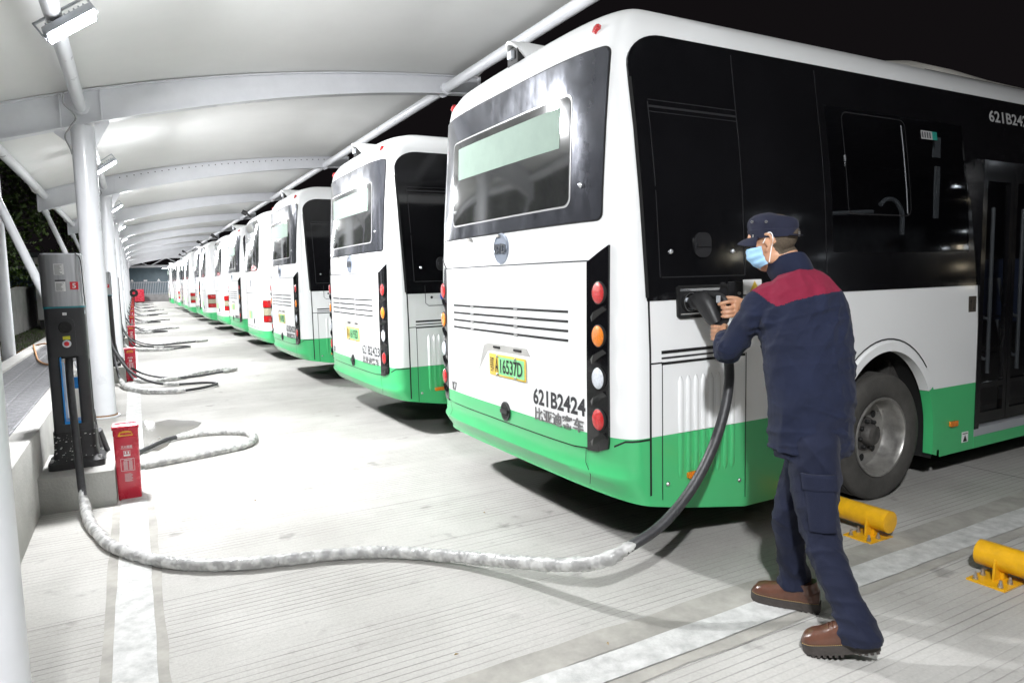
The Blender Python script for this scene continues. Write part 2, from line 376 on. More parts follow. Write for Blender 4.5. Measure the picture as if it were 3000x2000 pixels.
# garden hose on the walkway
gh = MB().tube(cr([(-1.5,13.6,.60), (-1.35,12.4,.56), (-1.15,10.9,.56), (-.95,10.3,.56), (-.85,10.6,.575), (-1.1,12.4,.57), (-1.4,13.8,.60), (-2.1,15.2,.3), (-2.6,16,.1)], 8), .012, 8)
tag(gh.build('garden_hose', 'orangehose'), 'orange garden hose lying across the walkway pavers', 'hose')
# boundary wall, cabinet, far wall
w = MB(); w.box(-3.75, -3.55, 8, 34, -.02, 1.50); w.box(-3.80, -3.50, 8, 34, 1.50, 1.60, bev=.01)
tag(w.build('boundary_wall', 'render'), 'low white rendered wall in front of the dark trees', 'wall')
cab = empty('transformer_cabin', (-2.2, 31.6, 0), label='off-white cabin with dark flat roof behind the chargers', cat='cabin')
MB().box(-1.0, 1.35, -.6, 3, .35, 2.68, bev=.01).build('wall', 'cabinet', cab)
MB().box(-1.15, 1.45, -.75, 3.1, 2.68, 2.86, bev=.02).build('roof', 'darkroof', cab)
MB().box(-.95, 1.3, -.55, 2.95, -.02, .35).build('plinth', 'gap', cab)
for sx in (-.9, .2): MB().box(sx, sx+1.04, -.625, -.60, .42, 2.55, bev=.006).build('door', 'cabinet', cab)
fence = empty('boundary_fence', (0, 74, 0), label='grey railing on a low wall across the far end of the yard', cat='fence')
MB().box(-3, 9, -.1, .1, 0, .70).build('base_wall', 'greywall', fence)
for z in (.78, 1.86): MB().box(-3, 9, -.02, .02, z-.025, z+.025).build('rail', 'fencegrey', fence)
bm_ = MB().box(-.022, .022, -.022, .022, .70, 1.92).mesh('bar', 'fencegrey', 0)
for i in range(82): p = link('bar', bm_, fence); p.location = (-2.95+.145*i, 0, 0)
shed = empty('far_shed', (0, 79, 0), label='dark teal metal shed behind the far railing', cat='shed')
MB().box(-14, 18, 0, 6, 0, 3.35).build('wall', 'tealwall', shed)
MB().box(-14.3, 18.3, -.3, 6.3, 3.35, 3.62).build('roof', 'steelw', shed)
for i, x in enumerate((-.1, 1.1, 2.3, 3.5)):
    if i % 2 == 0: MB().prism([(-.16,0), (.16,0), (0,.26)], 0, .02, rot_mx((1,0,0), (0,0,1), (0,-1,0), (x, -.01, 1.98))).build('warning_sign', 'sign_white', shed, 0)
    else: MB().box(x-.16, x+.16, -.03, -.01, 2.0, 2.12).build('notice', 'sign_white', shed, 0)
truss = empty('roof_truss', (0, 76, 0), label='white steel roof truss spanning above the far shed', cat='truss')
tb = MB(); tb.tube([(-6,0,3.42), (9,0,3.42)], .06, 8); tb.build('lower_chord', 'steelw', truss)
MB().tube([(-6,0,4.25), (9,0,4.25)], .06, 8).build('upper_chord', 'steelw', truss)
for i in range(10): MB().tube([(-6+1.5*i,0,3.42 if i % 2 else 4.25), (-4.5+1.5*i,0,4.25 if i % 2 else 3.42)], .045, 6).build('brace', 'steelw', truss)
rc = empty('fire_cabinet', (.30, 72.6, 0), label='red fire equipment cabinet standing by the far railing', cat='cabinet')
MB().box(-.42, .52, -.2, .2, .08, 1.22, bev=.02).build('body', 'redbox', rc); MB().box(-.36, .02, -.22, -.2, .15, 1.15).build('door', 'redbox', rc); MB().box(.06, .46, -.22, -.2, .15, 1.15).build('door', 'redbox', rc)
MB().box(-.38, .48, -.16, .16, 0, .08).build('foot', 'gap', rc)
hr = empty('hose_reel', (-.02, 60, 0), label='black hose reel on a stand near the far end of the chargers', cat='hose reel')
MB().tube([(0,0,0), (0,0,.85)], .03, 8).build('stand', 'blackmat', hr)
MB().lathe([(.10,-.09), (.30,-.09), (.30,-.075), (.16,-.07), (.16,.07), (.30,.075), (.30,.09), (.10,.09)], 20, 0, Matrix.Translation((0,-.12,1.0)) @ Matrix.Rotation(PI/2, 4, 'X')).build('drum', 'gap', hr)
# puddle by the first column
pd = []; 
for i in range(28):
    a = 2*PI*i/28; r = 1+.22*math.sin(3*a+.6)+.1*math.sin(7*a); pd.append((.10+.36*r*math.cos(a), 8.0+.75*r*math.sin(a), .0045))
tag(MB().add(pd, [tuple(range(28))]).build('puddle', 'water', smooth=0), 'shallow puddle on the concrete beside the first column', None, None, 'structure')
# a few dry leaves
for i, (x, y) in enumerate([(1.05, 2.45), (1.62, 2.2), (1.02, 1.95), (1.9, 3.9), (.65, 5.0)]):
    a = i*1.3; V = [(x+math.cos(a)*.012, y+math.sin(a)*.012, .003), (x+math.cos(a+2)*.006, y+math.sin(a+2)*.006, .008), (x-math.cos(a)*.013, y-math.sin(a)*.013, .004), (x-math.cos(a+2)*.006, y-math.sin(a+2)*.006, .009)]
    tag(MB().add(V, [(0,1,2,3)]).build('dry_leaf', 'dryleaf', smooth=0), ['tiny dry leaf in front of the wrapped cable', 'tiny dry leaf nearest the white bay line', 'tiny dry leaf low in the middle foreground', 'tiny dry leaf beside the bus shadow', 'tiny dry leaf behind the wrapped cable'][i], 'leaf', 'dry leaves on the apron')

# ------------------------------------------------------------------ canopy
BX = [-1.52, -1.16, -.29, .9, 1.8, 2.6, 3.3, 4.2, 4.62]; BZ = [3.02, 3.13, 3.372, 3.685, 3.865, 3.985, 4.085, 4.17, 4.19]
TX = [-1.52, -1.13, -.23, .92, 1.8, 2.6, 3.3, 4.08, 4.62]; TZ = [3.37, 3.495, 3.735, 4.0, 4.14, 4.245, 4.32, 4.385, 4.41]
bz = lambda x: float(np.interp(x, BX, BZ)); tz = lambda x: float(np.interp(x, TX, TZ))
def smooth_curve(X, Z):
    c = np.polyfit(X, Z, 4); return lambda x: float(np.polyval(c, x))
bz = smooth_curve(BX, BZ); tz = smooth_curve(TX, TZ)
CX = -.39; YB = [2.28+7*k-14 for k in range(0, 13)]    # beams from behind the camera to the far end
can = empty('canopy', (0, 0, 0), label='long white membrane canopy on steel beams over the charging row', cat='canopy')
bt = MB(); xs = np.linspace(-1.52, 4.62, 40)
for i in range(39):
    a, b = xs[i], xs[i+1]
    bt.add([(a,-.006,bz(a)), (b,-.006,bz(b)), (b,-.006,tz(b)), (a,-.006,tz(a)), (a,.006,bz(a)), (b,.006,bz(b)), (b,.006,tz(b)), (a,.006,tz(a))], [(0,1,2,3), (5,4,7,6)])
    for z, s in ((bz, -1), (tz, 1)):
        bt.add([(a,-.07,z(a)), (b,-.07,z(b)), (b,.07,z(b)), (a,.07,z(a)), (a,-.07,z(a)+.014*s), (b,-.07,z(b)+.014*s), (b,.07,z(b)+.014*s), (a,.07,z(a)+.014*s)], [(3,2,1,0), (4,5,6,7), (0,1,5,4), (2,3,7,6)])
for x in (-1.52, 4.62): bt.box(x-.008, x+.008, -.07, .07, bz(x)-.014, tz(x)+.014)
for x in (CX-.20, CX+.20): bt.box(x-.006, x+.006, -.068, .068, bz(x), tz(x))
beam_m = bt.mesh('roof_beam', 'steelw')
bb = MB()
for i in range(34):
    x = -.1+.13*i
    bb.box(x-.009, x+.009, -.016, -.006, tz(x)-.055, tz(x)-.037)
bolt_m = bb.mesh('bolt_row', 'gap')
colm = MB(); colm.lathe([(.118, 0), (.118, bz(CX)-.02)], 36, 0)
colm.lathe([(.13, 0), (.155, .004), (.155, .02), (.125, .022)], 36, 0)
for s in (-1, 1):
    colm.prism([(s*.12, bz(CX)-.24), (s*.12, bz(CX+s*.2)-.02), (s*.27, bz(CX+s*.27)-.016), (s*.27, bz(CX+s*.27)-.04)], -.008, .008, rot_mx((1,0,0), (0,0,1), (0,-1,0), (0,0,0)))
col_m = colm.mesh('column', 'steelw')
rustm = MB().lathe([(.127, .015), (.134, .019), (.131, .034), (.127, .037)], 36, 0).mesh('rust_ring', 'rust')
stm = MB().tube([(-1.30-CX, 0, 3.02), (-1.30-CX+.06, 0, 2.90), (-.16, 0, .42)], .042, 14); 
str_m = MB().tube([(-1.40-CX, 0, 2.98), (-.12, 0, .36)], .045, 14).tube([(-1.43-CX, 0, 3.05), (-1.39-CX, 0, 2.95)], .06, 12).mesh('strut', 'steelw')
cable_m = MB().tube(cr([(-.10,-.9,tz(CX)-.23), (-.14,-.3,tz(CX)-.20), (-.05,-.10,bz(CX)+.06), (-.11,-.10,bz(CX)-.06), (-.165,-.08,bz(CX)-.16), (-.13,-.05,bz(CX)-.27), (-.115,-.02,bz(CX)-.34)], 6), .009, 6).mesh('conduit', 'greyrim')
def tube_m(n, r): return MB().tube([(0,0,0), (0,7-.16,0)], r, 16).tube([(0,0,0), (0,.012,0)], r+.03, 8).tube([(0,7-.172,0), (0,7-.16,0)], r+.03, 8).mesh(n, 'steelw')
purl_m = tube_m('purlin', .062); eave_m = tube_m('eave_tube', .068)
# membrane bay: 7 m in Y, gentle barrel between the beams, edges pulled in
mv = []; nx, ny = 44, 22; mf = []
for i in range(nx+1):
    for j in range(ny+1):
        u = i/nx; t = j/ny; e = 4*t*(1-t)
        x0 = -1.60+.10*e; x1 = 4.60-.30*e; x = x0+(x1-x0)*u
        edge = min(1, min(u, 1-u)*5)
        z = tz(min(max(x, -1.52), 4.62))+.02 + .20*e*edge*(.4+.6*math.sin(PI*u))
        mv.append((x, 7*t, z))
for i in range(nx):
    for j in range(ny): a = i*(ny+1)+j; mf.append((a, a+1, a+ny+2, a+ny+1))
memb = MB().add(mv, mf); memb.add([(p[0], p[1], p[2]+.006) for p in mv], [tuple(reversed(f)) for f in mf])
memb_m = memb.mesh('membrane_panel', 'membrane', 60)
for k, y in enumerate(YB):
    o = link('roof_beam', beam_m, can); o.location = (0, y, 0)
    if k == 4: q_ = link('bolt_row', bolt_m, can); q_.location = (0, y, 0); q_['kind'] = 'stuff'
    o = link('column', col_m, can); o.location = (CX-(.055 if k == 2 else 0), y, 0)
    r_ = link('rust_ring', rustm, o)
    o = link('strut', str_m, can); o.location = (CX, y, 0)
    o = link('conduit', cable_m, can); o.location = (CX, y, 0)
    if k < len(YB)-1:
        link('membrane_panel', memb_m, can).location = (0, y, 0)
        link('purlin', purl_m, can).location = (CX, y+.08, tz(CX)-.17)
        link('eave_tube', eave_m, can).location = (4.08, y+.08, tz(4.08)-.17)
        link('eave_tube', eave_m, can).location = (-1.40, y+.08, tz(-1.40)-.10)
post = MB().tube([(-1.66, 12.3, 0), (-1.66, 12.3, 3.25)], .085, 16)
tag(post.build('lamp_post', 'steelw'), 'plain grey steel post rising beside the walkway at the left edge', 'post')

# lamps: floodlights hung on the purlin
ld = bpy.data.lights.new('lamp_light', 'AREA'); ld.shape = 'RECTANGLE'; ld.size = .30; ld.size_y = .14; ld.energy = LAMP_W; ld.color = (.97, .98, 1.0); ld.spread = R(178)
LZ = tz(CX)-.245
lp = bpy.data.lights.new('lamp_spill', 'POINT'); lp.shadow_soft_size = .15; lp.energy = LAMP_W*.09; lp.color = (.95, .97, 1.0)
def floodlight(y, i):
    e = empty('floodlight', (-.27, y, LZ), label=(ORD[i]+' lit floodlight from the camera under the canopy tube') if i >= 0 else 'lit floodlight under the canopy behind the camera', cat='floodlight', group='floodlights under the canopy')
    b = MB(); b.box(-.20, .20, -.12, .12, .0, .055, bev=.012)
    for q in range(9): b.box(-.15+.0375*q-.004, -.15+.0375*q+.004, -.085, .085, .055, .075)
    b.build('housing', 'lampbody', e)
    MB().box(-.185, .185, -.105, .105, -.010, -.0005).build('lit_face', 'lamp', e, 0)
    MB().box(-.215, -.205, -.02, .02, .0, .13).box(.205, .215, -.02, .02, .0, .13).box(-.215, .215, -.02, .02, .12, .13).build('bracket', 'lampbody', e)
    L = bpy.data.objects.new('lamp_light', ld); col.objects.link(L); L.parent = e; L.location = (0, 0, -.012); e.rotation_euler.y = R(-36)
    L = bpy.data.objects.new('lamp_spill', lp); col.objects.link(L); L.parent = e; L.location = (.20, 0, -.50)
    return e
ft = floodlight(74.8, -1); ft.location = (2.75, 74.9, 3.15); tag(ft, 'lit floodlight fixed to the far roof truss')
ft.rotation_euler.y = 0
k = 0
for y in [-.8] + [6.2+7*i for i in range(10)]:
    floodlight(y, k-1 if k >= 1 else -1); k += 1

# ------------------------------------------------------------------ chargers, plinths, extinguisher boxes
FRONT = lambda x, y, z: rot_mx((1,0,0), (0,0,1), (0,-1,0), (x, y, z))
def make_charger():
    c = empty('charging_post')
    f = MB()
    for (z0, z1, a0, a1, b0, b1) in ((0, .045, .172, .172, .15, .15), (.045, .075, .172, .140, .15, .12), (.075, .13, .140, .132, .12, .112), (.13, .262, .132, .130, .112, .11)):
        V = []
        for z, a, b in ((z0, a0, b0), (z1, a1, b1)):
            for (px, py) in rrect(-a, a, -b, b, .035, 4): V.append((px, py, z))
        n = len(V)//2; F = [(i, (i+1) % n, n+(i+1) % n, n+i) for i in range(n)] + [tuple(range(n, 2*n))]
        f.add(V, F)
    f.build('foot', 'chgfoot', c)
    for sx in (-.145, .145):
        for sy in (-.12, .12): MB().lathe([(0, .075), (.012, .075), (.012, .055), (0, .055)], 6, 0, Matrix.Translation((sx, sy, 0))).build('anchor_bolt', 'bolt', c)
    sp = MB(); r_ = random.Random(5)
    for i in range(46):
        x = r_.uniform(-.125, -.01) if i < 38 else r_.uniform(.02, .12); z = r_.uniform(.06, .24)**1.0; s = r_.uniform(.0015, .0075)
        yy = -.1135 if z > .13 else -.1135-(.13-z)*.35
        sp.add([(x-s, yy, z-s*.5), (x+s, yy, z-s*.3), (x+s*.8, yy, z+s*.6), (x-s*.7, yy, z+s*.5)], [(0,1,2,3)])
    o = sp.build('paint_splash', 'splash', c, 0); o['kind'] = 'stuff'
    # legs with the gap between, upper body
    def slab(x0, x1, z0, z1, r, mt, name, y0=-.105, y1=.105):
        b = MB(); P = rrect(x0, x1, y0, y1, r, 4); n = len(P)
        b.add([(p[0], p[1], z0) for p in P]+[(p[0], p[1], z1) for p in P], [(i, (i+1) % n, n+(i+1) % n, n+i) for i in range(n)]+[tuple(range(n, 2*n)), tuple(range(n-1, -1, -1))]); return b.build(name, mt, c)
    slab(-.122, -.052, .262, .80, .02, 'chgdark', 'leg'); slab(.044, .120, .262, .80, .02, 'chgdark', 'leg')
    slab(-.1225, .1205, .26, .315, .03, 'chgdark', 'leg_base', -.106, .106)
    slab(-.123, .121, .795, 1.135, .03, 'chgdark', 'body', -.107, .107)
    slab(-.125, .123, 1.135, 1.147, .03, 'teal', 'trim_line', -.109, .109)
    hd = slab(-.129, .126, 1.147, 1.505, .045, 'chgsilver', 'head', -.112, .112)
    slab(-.120, .118, 1.505, 1.515, .045, 'steelw', 'head_cap', -.104, .104)
    MB().tube(cr([(.092,-.108,1.512), (.113,-.114,1.49), (.122,-.112,1.44), (.124,-.110,1.30), (.127,-.106,1.15)], 5), .0035, 6).build('edge_trim', 'gap', hd)
    MB().box(-.052, -.043, -.104, .09, .32, .79).build('side_strip', 'cyan', c); MB().box(-.05, .045, -.104, .04, .315, .335).build('side_strip', 'cyan', c)
    MB().box(.020, .043, -.06, -.04, .56, .64).build('tag_strip', 'cyan', c)
    # recessed front panel, socket, stop button
    pb = MB(); pb.prism(rrect(-.055, .055, .80, 1.07, .05, 6), 0, .004, FRONT(0, -.107, 0)); pb.build('front_panel', 'chgdark', c)
    sk = MB(); sk.lathe([(.041, 0), (.041, .010), (.036, .014), (.033, .004), (0, .004)], 28, 0, FRONT(-.002, -.111, 1.0)); sk.lathe([(0, .012), (.008, .012), (.008, .004)], 12, 0, FRONT(-.002, -.111, 1.0)); sk.build('socket', 'gap', c)
    MB().box(-.022, .022, -.1128, -.1112, .914, .938).build('yellow_label', 'yelsticker', c)
    es = MB().lathe([(.027, 0), (.027, .016), (.024, .020), (.018, .021), (0, .021)], 24, 0, FRONT(0, -.111, .886)).build('button_cover', 'clear', c)
    MB().lathe([(.016, .0), (.016, .025), (.012, .029), (0, .029)], 20, 0, FRONT(0, -.111, .886)).build('stop_button', 'redsticker', es)
    MB().box(-.012, .012, -.1085, -.107, 1.085, 1.103).build('small_label', 'sign_white', c)
    for q in (-.006, .001, .006): pass
    lettering('label_text', 'A1', .014, .010, FRONT(0, -.1086, 1.094), 'ink', c, .0005)
    cl = MB().prism(rrect(-.048, .048, -.060, .022, .02, 4), .780, .800, Matrix(((1,0,0,0), (0,1,0,-.03), (0,0,1,0), (0,0,0,1)))).build('cable_clamp', 'gap', c)
    for s in (-.034, .034): MB().box(s-.010, s+.010, -.092, -.080, .757, .780, bev=.002).build('clamp_bracket', 'bolt', cl); 
    MB().lathe([(.026, 0), (.026, .03), (.020, .032)], 20, 0, Matrix.Translation((0,-.055,.752))).build('gland', 'gap', cl)
    # stickers on the head: two text plates, number
    def plate(x, z, w, h, lines, name):
        p = MB().box(x-w/2, x+w/2, -.1135, -.1125, z-h/2, z+h/2).build(name, 'sign_white', hd, 0); b = MB(); rr = random.Random(int(z*100))
        for i in range(lines):
            zz = z+h/2-.010-i*(h-.016)/max(lines-1, 1)
            b.box(x-w/2+.004, x-w/2+.004+(w-.010)*rr.uniform(.6, 1), -.1142, -.1134, zz-.0016, zz+.0012)
        o = b.build('print', 'dkink', hd, 0); return p
    plate(-.012, 1.405, .060, .075, 9, 'notice_plate'); plate(-.010, 1.285, .060, .066, 9, 'notice_plate')
    MB().box(-.040, .022, -.1142, -.1136, 1.322, 1.331).build('black_bar', 'ink', hd, 0)
    MB().box(.046, .096, -.1138, -.1125, 1.262, 1.316).build('number_square', 'redsticker', hd, 0)
    MB().prism(rrect(-.028, .028, .30, .76, .014, 4), 0, .004, rot_mx((0,1,0), (0,0,1), (1,0,0), (.120, 0, 0))).build('side_door', 'chgdark', c)
    MB().box(.118, .124, -.105, -.09, 1.09, 1.115).build('status_light', 'clear', c)
    return c
def make_plinth():
    b = MB().box(-.655, -.20, 0, .78, -.02, .245, bev=.006); return b.build('concrete_plinth', 'plinth')
def make_box():
    c = empty('extinguisher_box')
    b = MB(); lv = [(0, .070, .072), (.012, .074, .076), (.455, .078, .080), (.457, .0755, .0775), (.462, .0755, .0775), (.464, .079, .081), (.512, .079, .081)]
    V = []; P0 = None
    for z, a, d in lv:
        P = rrect(-a, a, -d, d, .014, 3); n = len(P); V += [(p[0], p[1], z) for p in P]
    F = [(k*n+i, k*n+(i+1) % n, (k+1)*n+(i+1) % n, (k+1)*n+i) for k in range(len(lv)-1) for i in range(n)] + [tuple(range(n-1, -1, -1))]
    b.add(V, F); bd = b.build('box_body', 'redbox', c)
    V = []; lv = [(.510, .082, .084), (.512, .085, .087), (.530, .085, .087), (.534, .082, .084), (.534, .070, .072), (.528, .066, .068)]
    for z, a, d in lv: V += [(p[0], p[1], z) for p in rrect(-a, a, -d, d, .016, 3)]
    F = [(k*n+i, k*n+(i+1) % n, (k+1)*n+(i+1) % n, (k+1)*n+i) for k in range(len(lv)-1) for i in range(n)] + [tuple(range(n-1, -1, -1)), tuple(range((len(lv)-1)*n, len(lv)*n))]
    MB().add(V, F).build('lid', 'redbox', c)
    MB().tube([(-.045,-.084,.468), (.045,-.084,.468), (.034,-.086,.492), (-.034,-.086,.492), (-.045,-.084,.468)], .0048, 8).tube([(-.034,-.086,.492), (-.045,-.084,.468)], .0048, 8).build('handle', 'yellow', c)
    MB().box(-.022, .024, -.0845, -.0825, .488, .500).build('handle_plate', 'ytext', c, 0)
    fr = FRONT(0, -.0812, 0); mk = MB()
    def bar(x0, x1, z0, z1): mk.box(x0, x1, -.0818, -.0806, z0, z1)
    bar(-.037, .036, .372, .3735)
    for (a, b2, c0, d0) in ((-.021,.021,.356,.358), (-.021,.021,.318,.331), (-.021,-.019,.318,.358), (.019,.021,.318,.358)): bar(a, b2, c0, d0)
    for s in (-1, 1): bar(s*.009-.0045, s*.009+.0045, .335, .352)
    for (a, b2, c0, d0) in ((-.043,.043,.298,.3005), (-.043,.043,.212,.2145), (-.043,-.041,.212,.300), (.041,.043,.212,.300)): bar(a, b2, c0, d0)
    bar(-.022, .030, .288, .292)
    for i in range(12): z = .281-.0055*i; bar(-.026, .0, z-.001, z+.0012); bar(.008, .030, z-.001, z+.0012)
    for i in range(8): z = .190-.0075*i; bar(-.024, .026 if i % 3 else .018, z-.0012, z+.0012)
    mk.build('printed_marks', 'sign_white', bd, 0)
    lettering('box_text', '灭火器箱', .070, .018, FRONT(0, -.0806, .386), 'sign_white', bd, .0008, .01)
    return c
ch0 = make_charger(); bx0 = make_box(); pl0 = make_plinth()
index_kids()
NUMS = ['5', '7', '9', '11', '13', '15', '17', '19', '21', '23']
NW = ['', ', second', ', third', ', fourth', ', fifth', ', sixth', ', seventh', ', eighth', ', ninth', ', farthest']
for k in range(10):
    c = ch0 if k == 0 else copy_tree(ch0); c.location = (-.435, 5.815+7*k, .245)
    tag(c, 'silver and graphite charging post with red number %s, %s' % (NUMS[k], 'nearest to the camera' if k == 0 else ORD[k]+' in the row from the camera'), 'charging post', 'charging posts in a row')
    x = lettering('post_number', NUMS[k], .022 if k < 3 else .034, .034, FRONT(.071, -.1139, 1.289), 'sign_white', c, .0006, .02)
    p = pl0 if k == 0 else pl0.copy()
    if k: col.objects.link(p)
    p.location = (0, 5.48+7*k, 0)
    tag(p, 'grey concrete block carrying charging post %s, %s from the camera' % (NUMS[k], ORD[k] if k else 'nearest'), 'plinth', 'plinths under the charging posts')
    b = bx0 if k == 0 else copy_tree(bx0); b.location = (-.118+random.uniform(-.006, .006)*(k > 0), 5.615+7*k, 0); b.rotation_euler.z = R(-1 if k == 0 else random.uniform(-3, 3))
    tag(b, 'red fire extinguisher box %s' % ('nearest the camera beside the first plinth' if k == 0 else ORD[k]+' from the camera, beside charging post '+NUMS[k]), 'extinguisher box', 'extinguisher boxes beside the posts')

# ------------------------------------------------------------------ charging cables with plastic film sleeves
def resample(P, step):
    out = [P[0]]; acc = 0.
    for a, b in zip(P, P[1:]):
        L = (b-a).length; t = step-acc
        while t <= L: out.append(a.lerp(b, t/L)); t += step
        acc = (acc+L) % step if L else acc
    return out
def cable(name, pts, r, sleeves, label, group=None, seed=0, n=12, rs=.036):
    P = cr(pts, 10); c = MB().tube(resample(P, .025), r, n).build(name, 'hose'); tag(c, label, 'charging cable', group)
    S = resample(P, .009); L = len(S)
    near = lambda q: min(range(L), key=lambda i: (S[i]-Vector(q)).length_squared)
    for (a, b, k0) in sleeves:
        seg = S[near(a):near(b)] if isinstance(a, tuple) else S[int(a*L):int(b*L)]; m = len(seg); nn = 22
        def fn(i, th):
            e = min(i, m-1-i); edge = min(1, .72+e*.02)
            p = Vector((i*.009*9+seed, math.cos(th)*1.1, math.sin(th)*1.1))
            ring = noise.noise(Vector((i*.009*80+seed*3+.5*math.sin(th), .7*math.cos(th-.7), .7*math.sin(th-.7)+3.)))
            w = noise.noise(p*1.0)*.14 + (abs(ring)*-.34+.08)*k0 + abs(noise.noise(p*2.6))*.12
            return edge*(1+w)
        o = MB().tube(seg, rs, nn, fn=fn, caps=False).build('plastic_sleeve', 'film', c, 60)
    return c
def fz(p, z): return (p[0], p[1], z)
main = [(-.435,5.76,1.02), (-.432,5.66,.92), (-.425,5.58,.74), (-.415,5.52,.50), (-.402,5.42,.27), (-.386,5.30,.12), (-.345,5.02,.045), (-.29,4.78,.036), (-.204,4.469,.036), (-.035,4.165,.036), (.156,3.955,.036), (.394,3.807,.036), (.643,3.729,.036), (.90,3.649,.036), (1.148,3.52,.036), (1.36,3.31,.045), (1.54,3.03,.08), (1.67,2.68,.155), (1.78,2.47,.22), (1.908,2.40,.291), (2.072,2.38,.365), (2.24,2.38,.49), (2.371,2.38,.652), (2.476,2.40,.819), (2.536,2.42,.978), (2.548,2.44,1.112), (2.540,2.470,1.20), (2.527,2.495,1.262)]
cable('charging_cable', main, .0245, [((-.392,5.34,.17), (1.93,2.395,.30), 1.)], 'thick film-wrapped charging cable running across the floor to the plugged-in bus', 'charging cables', 1, 16, .0320)
z3 = .034
loop1 = [(-.33,5.88,.62), (-.315,6.02,.36), (-.26,6.3,.14), (-.14,6.75,.05), (.037,7.106,z3), (.22,7.388,z3), (.533,7.474,z3), (.836,7.318,z3), (.93,7.06,z3), (.85,6.72,z3), (.598,6.574,z3), (.233,6.471,z3), (-.04,6.396,z3), (-.16,6.32,.05), (-.25,6.2,.2), (-.30,6.0,.45)]
cable('charging_cable', loop1, .021, [(.40, .92, 1.1)], 'cable looped on the ground behind the nearest red box, wrapped in crumpled film', 'charging cables', 9, 12, .035)
A = [(-.40,-.02,1.0), (-.385,-.14,.9), (-.34,-.36,.6), (-.17,-.9,.24), (.16,-1.55,.05), (.60,-2.12,.034), (.93,-1.75,.034), (.80,-1.42,.034), (.3,-1.12,.034), (-.03,-.80,.036), (-.22,-.55,.14), (-.30,-.28,.36), (-.36,-.12,.7)]
A = [(-.40,-.02,1.0), (-.39,-.14,.9), (-.35,-.40,.6), (-.16,-.72,.26), (.10,-1.00,.09), (.40,-1.22,.034), (.86,-1.36,.034), (1.0,-1.62,.034), (.75,-1.92,.034), (.42,-2.02,.034), (.05,-1.75,.034), (-.16,-1.28,.036), (-.27,-.75,.12), (-.33,-.35,.40), (-.38,-.12,.75)]
B = [(-.33,.1,.62), (-.27,.0,.40), (-.05,-.2,.17), (.28,-.42,.06), (.72,-.5,.034), (1.15,-.22,.034), (1.47,.10,.034), (1.35,.22,.034), (.95,.0,.034), (.60,-.45,.034), (.30,-.62,.034), (.02,-.55,.034), (-.12,-.35,.1), (-.25,-.08,.4)]
for k in range(1, 10):
    y0 = 5.70+7*k; n = 10 if k < 4 else 6; rr = random.Random(k)
    jx = rr.uniform(.8, 1.12) if k > 1 else 1.; jy = rr.uniform(-.25, .25) if k > 1 else 0.
    f = lambda P: [(p[0]*jx if p[0] > 0 else p[0], y0+p[1]+(jy if p[2] < .05 else 0), p[2]) for p in P]
    fs = (lambda s: s) if k < 4 else (lambda s: [(s[0][0], s[0][1], .6)])
    cable('charging_cable', f(A), .020, fs([(.56, .84, 1.1), (.30, .34, .2)]), 'cable hanging in a wide loop on the near side of the %s charging post' % ORD[k], 'charging cables', k*5, n, .036)
    cable('charging_cable', f(B), .018, fs([(.42, .90, 1.1)]), 'film-wrapped cable looping on the far side of the %s charging post' % ORD[k], 'charging cables', k*5+2, n, .032)

# wheel stops: yellow pipes on bolted plates
def make_stop():
    c = empty('wheel_stop')
    b = MB().tube([(0,0,.105), (0,.66,.105)], .062, 28, caps=False); b.lathe([(.062,0), (.0625,.002), (.058,.003), (0,.004)], 28, 0, Matrix.Translation((0,0,.105)) @ Matrix.Rotation(PI/2, 4, 'X') @ Matrix.Translation((0,0,-.003)))
    b.lathe([(.062,0), (.058,.002), (0,.003)], 28, 0, Matrix.Translation((0,.66,.105)) @ Matrix.Rotation(-PI/2, 4, 'X')); fixn(b.build('pipe', 'yellow', c))
    for y in (.10, .56):
        pl = MB().box(-.145, .055, y-.085, y+.085, 0, .009).build('base_plate', 'yellow', c)
        MB().prism([(-.075,.009), (.0,.009), (.0,.065), (-.058,.115), (-.066,.108)], y-.005, y+.005, rot_mx((1,0,0), (0,0,1), (0,1,0), (0,0,0))).build('gusset', 'yellow', c)
        MB().box(-.02, .02, y-.02, y+.02, .009, .05).build('support', 'yellow', c)
        for (bx, by) in ((-.12,-.055), (-.12,.055), (-.045,-.06), (-.045,.06)):
            m = MB().lathe([(.013,.009), (.013,.013), (.010,.013), (.010,.026), (.0065,.026), (.0065,.042), (0,.043)], 10, 0, Matrix.Translation((bx, y+by, 0)))
            m.build('bolt', 'bolt', pl)
    return c
st0 = make_stop(); index_kids()
stops = [(3.62, 2.26), (3.61, 1.13)]
for i in range(0, 13):
    cy = 3.84+3.5*i; stops += [(3.62, cy+.78)] + ([(3.62, cy+3.5-1.57)] if i < 12 else [])
for i, (x, y) in enumerate(stops[:10]):
    s = st0 if i == 0 else copy_tree(st0); s.location = (x, y, 0)
    tag(s, ['yellow pipe wheel stop behind the near rear tyre of the plugged-in bus', 'yellow pipe wheel stop at the right edge of the empty bay'][i] if i < 2 else 'yellow pipe wheel stop under the parked buses, %s from the right edge' % ORD[i], 'wheel stop', 'yellow wheel stops')
# BUSMARK

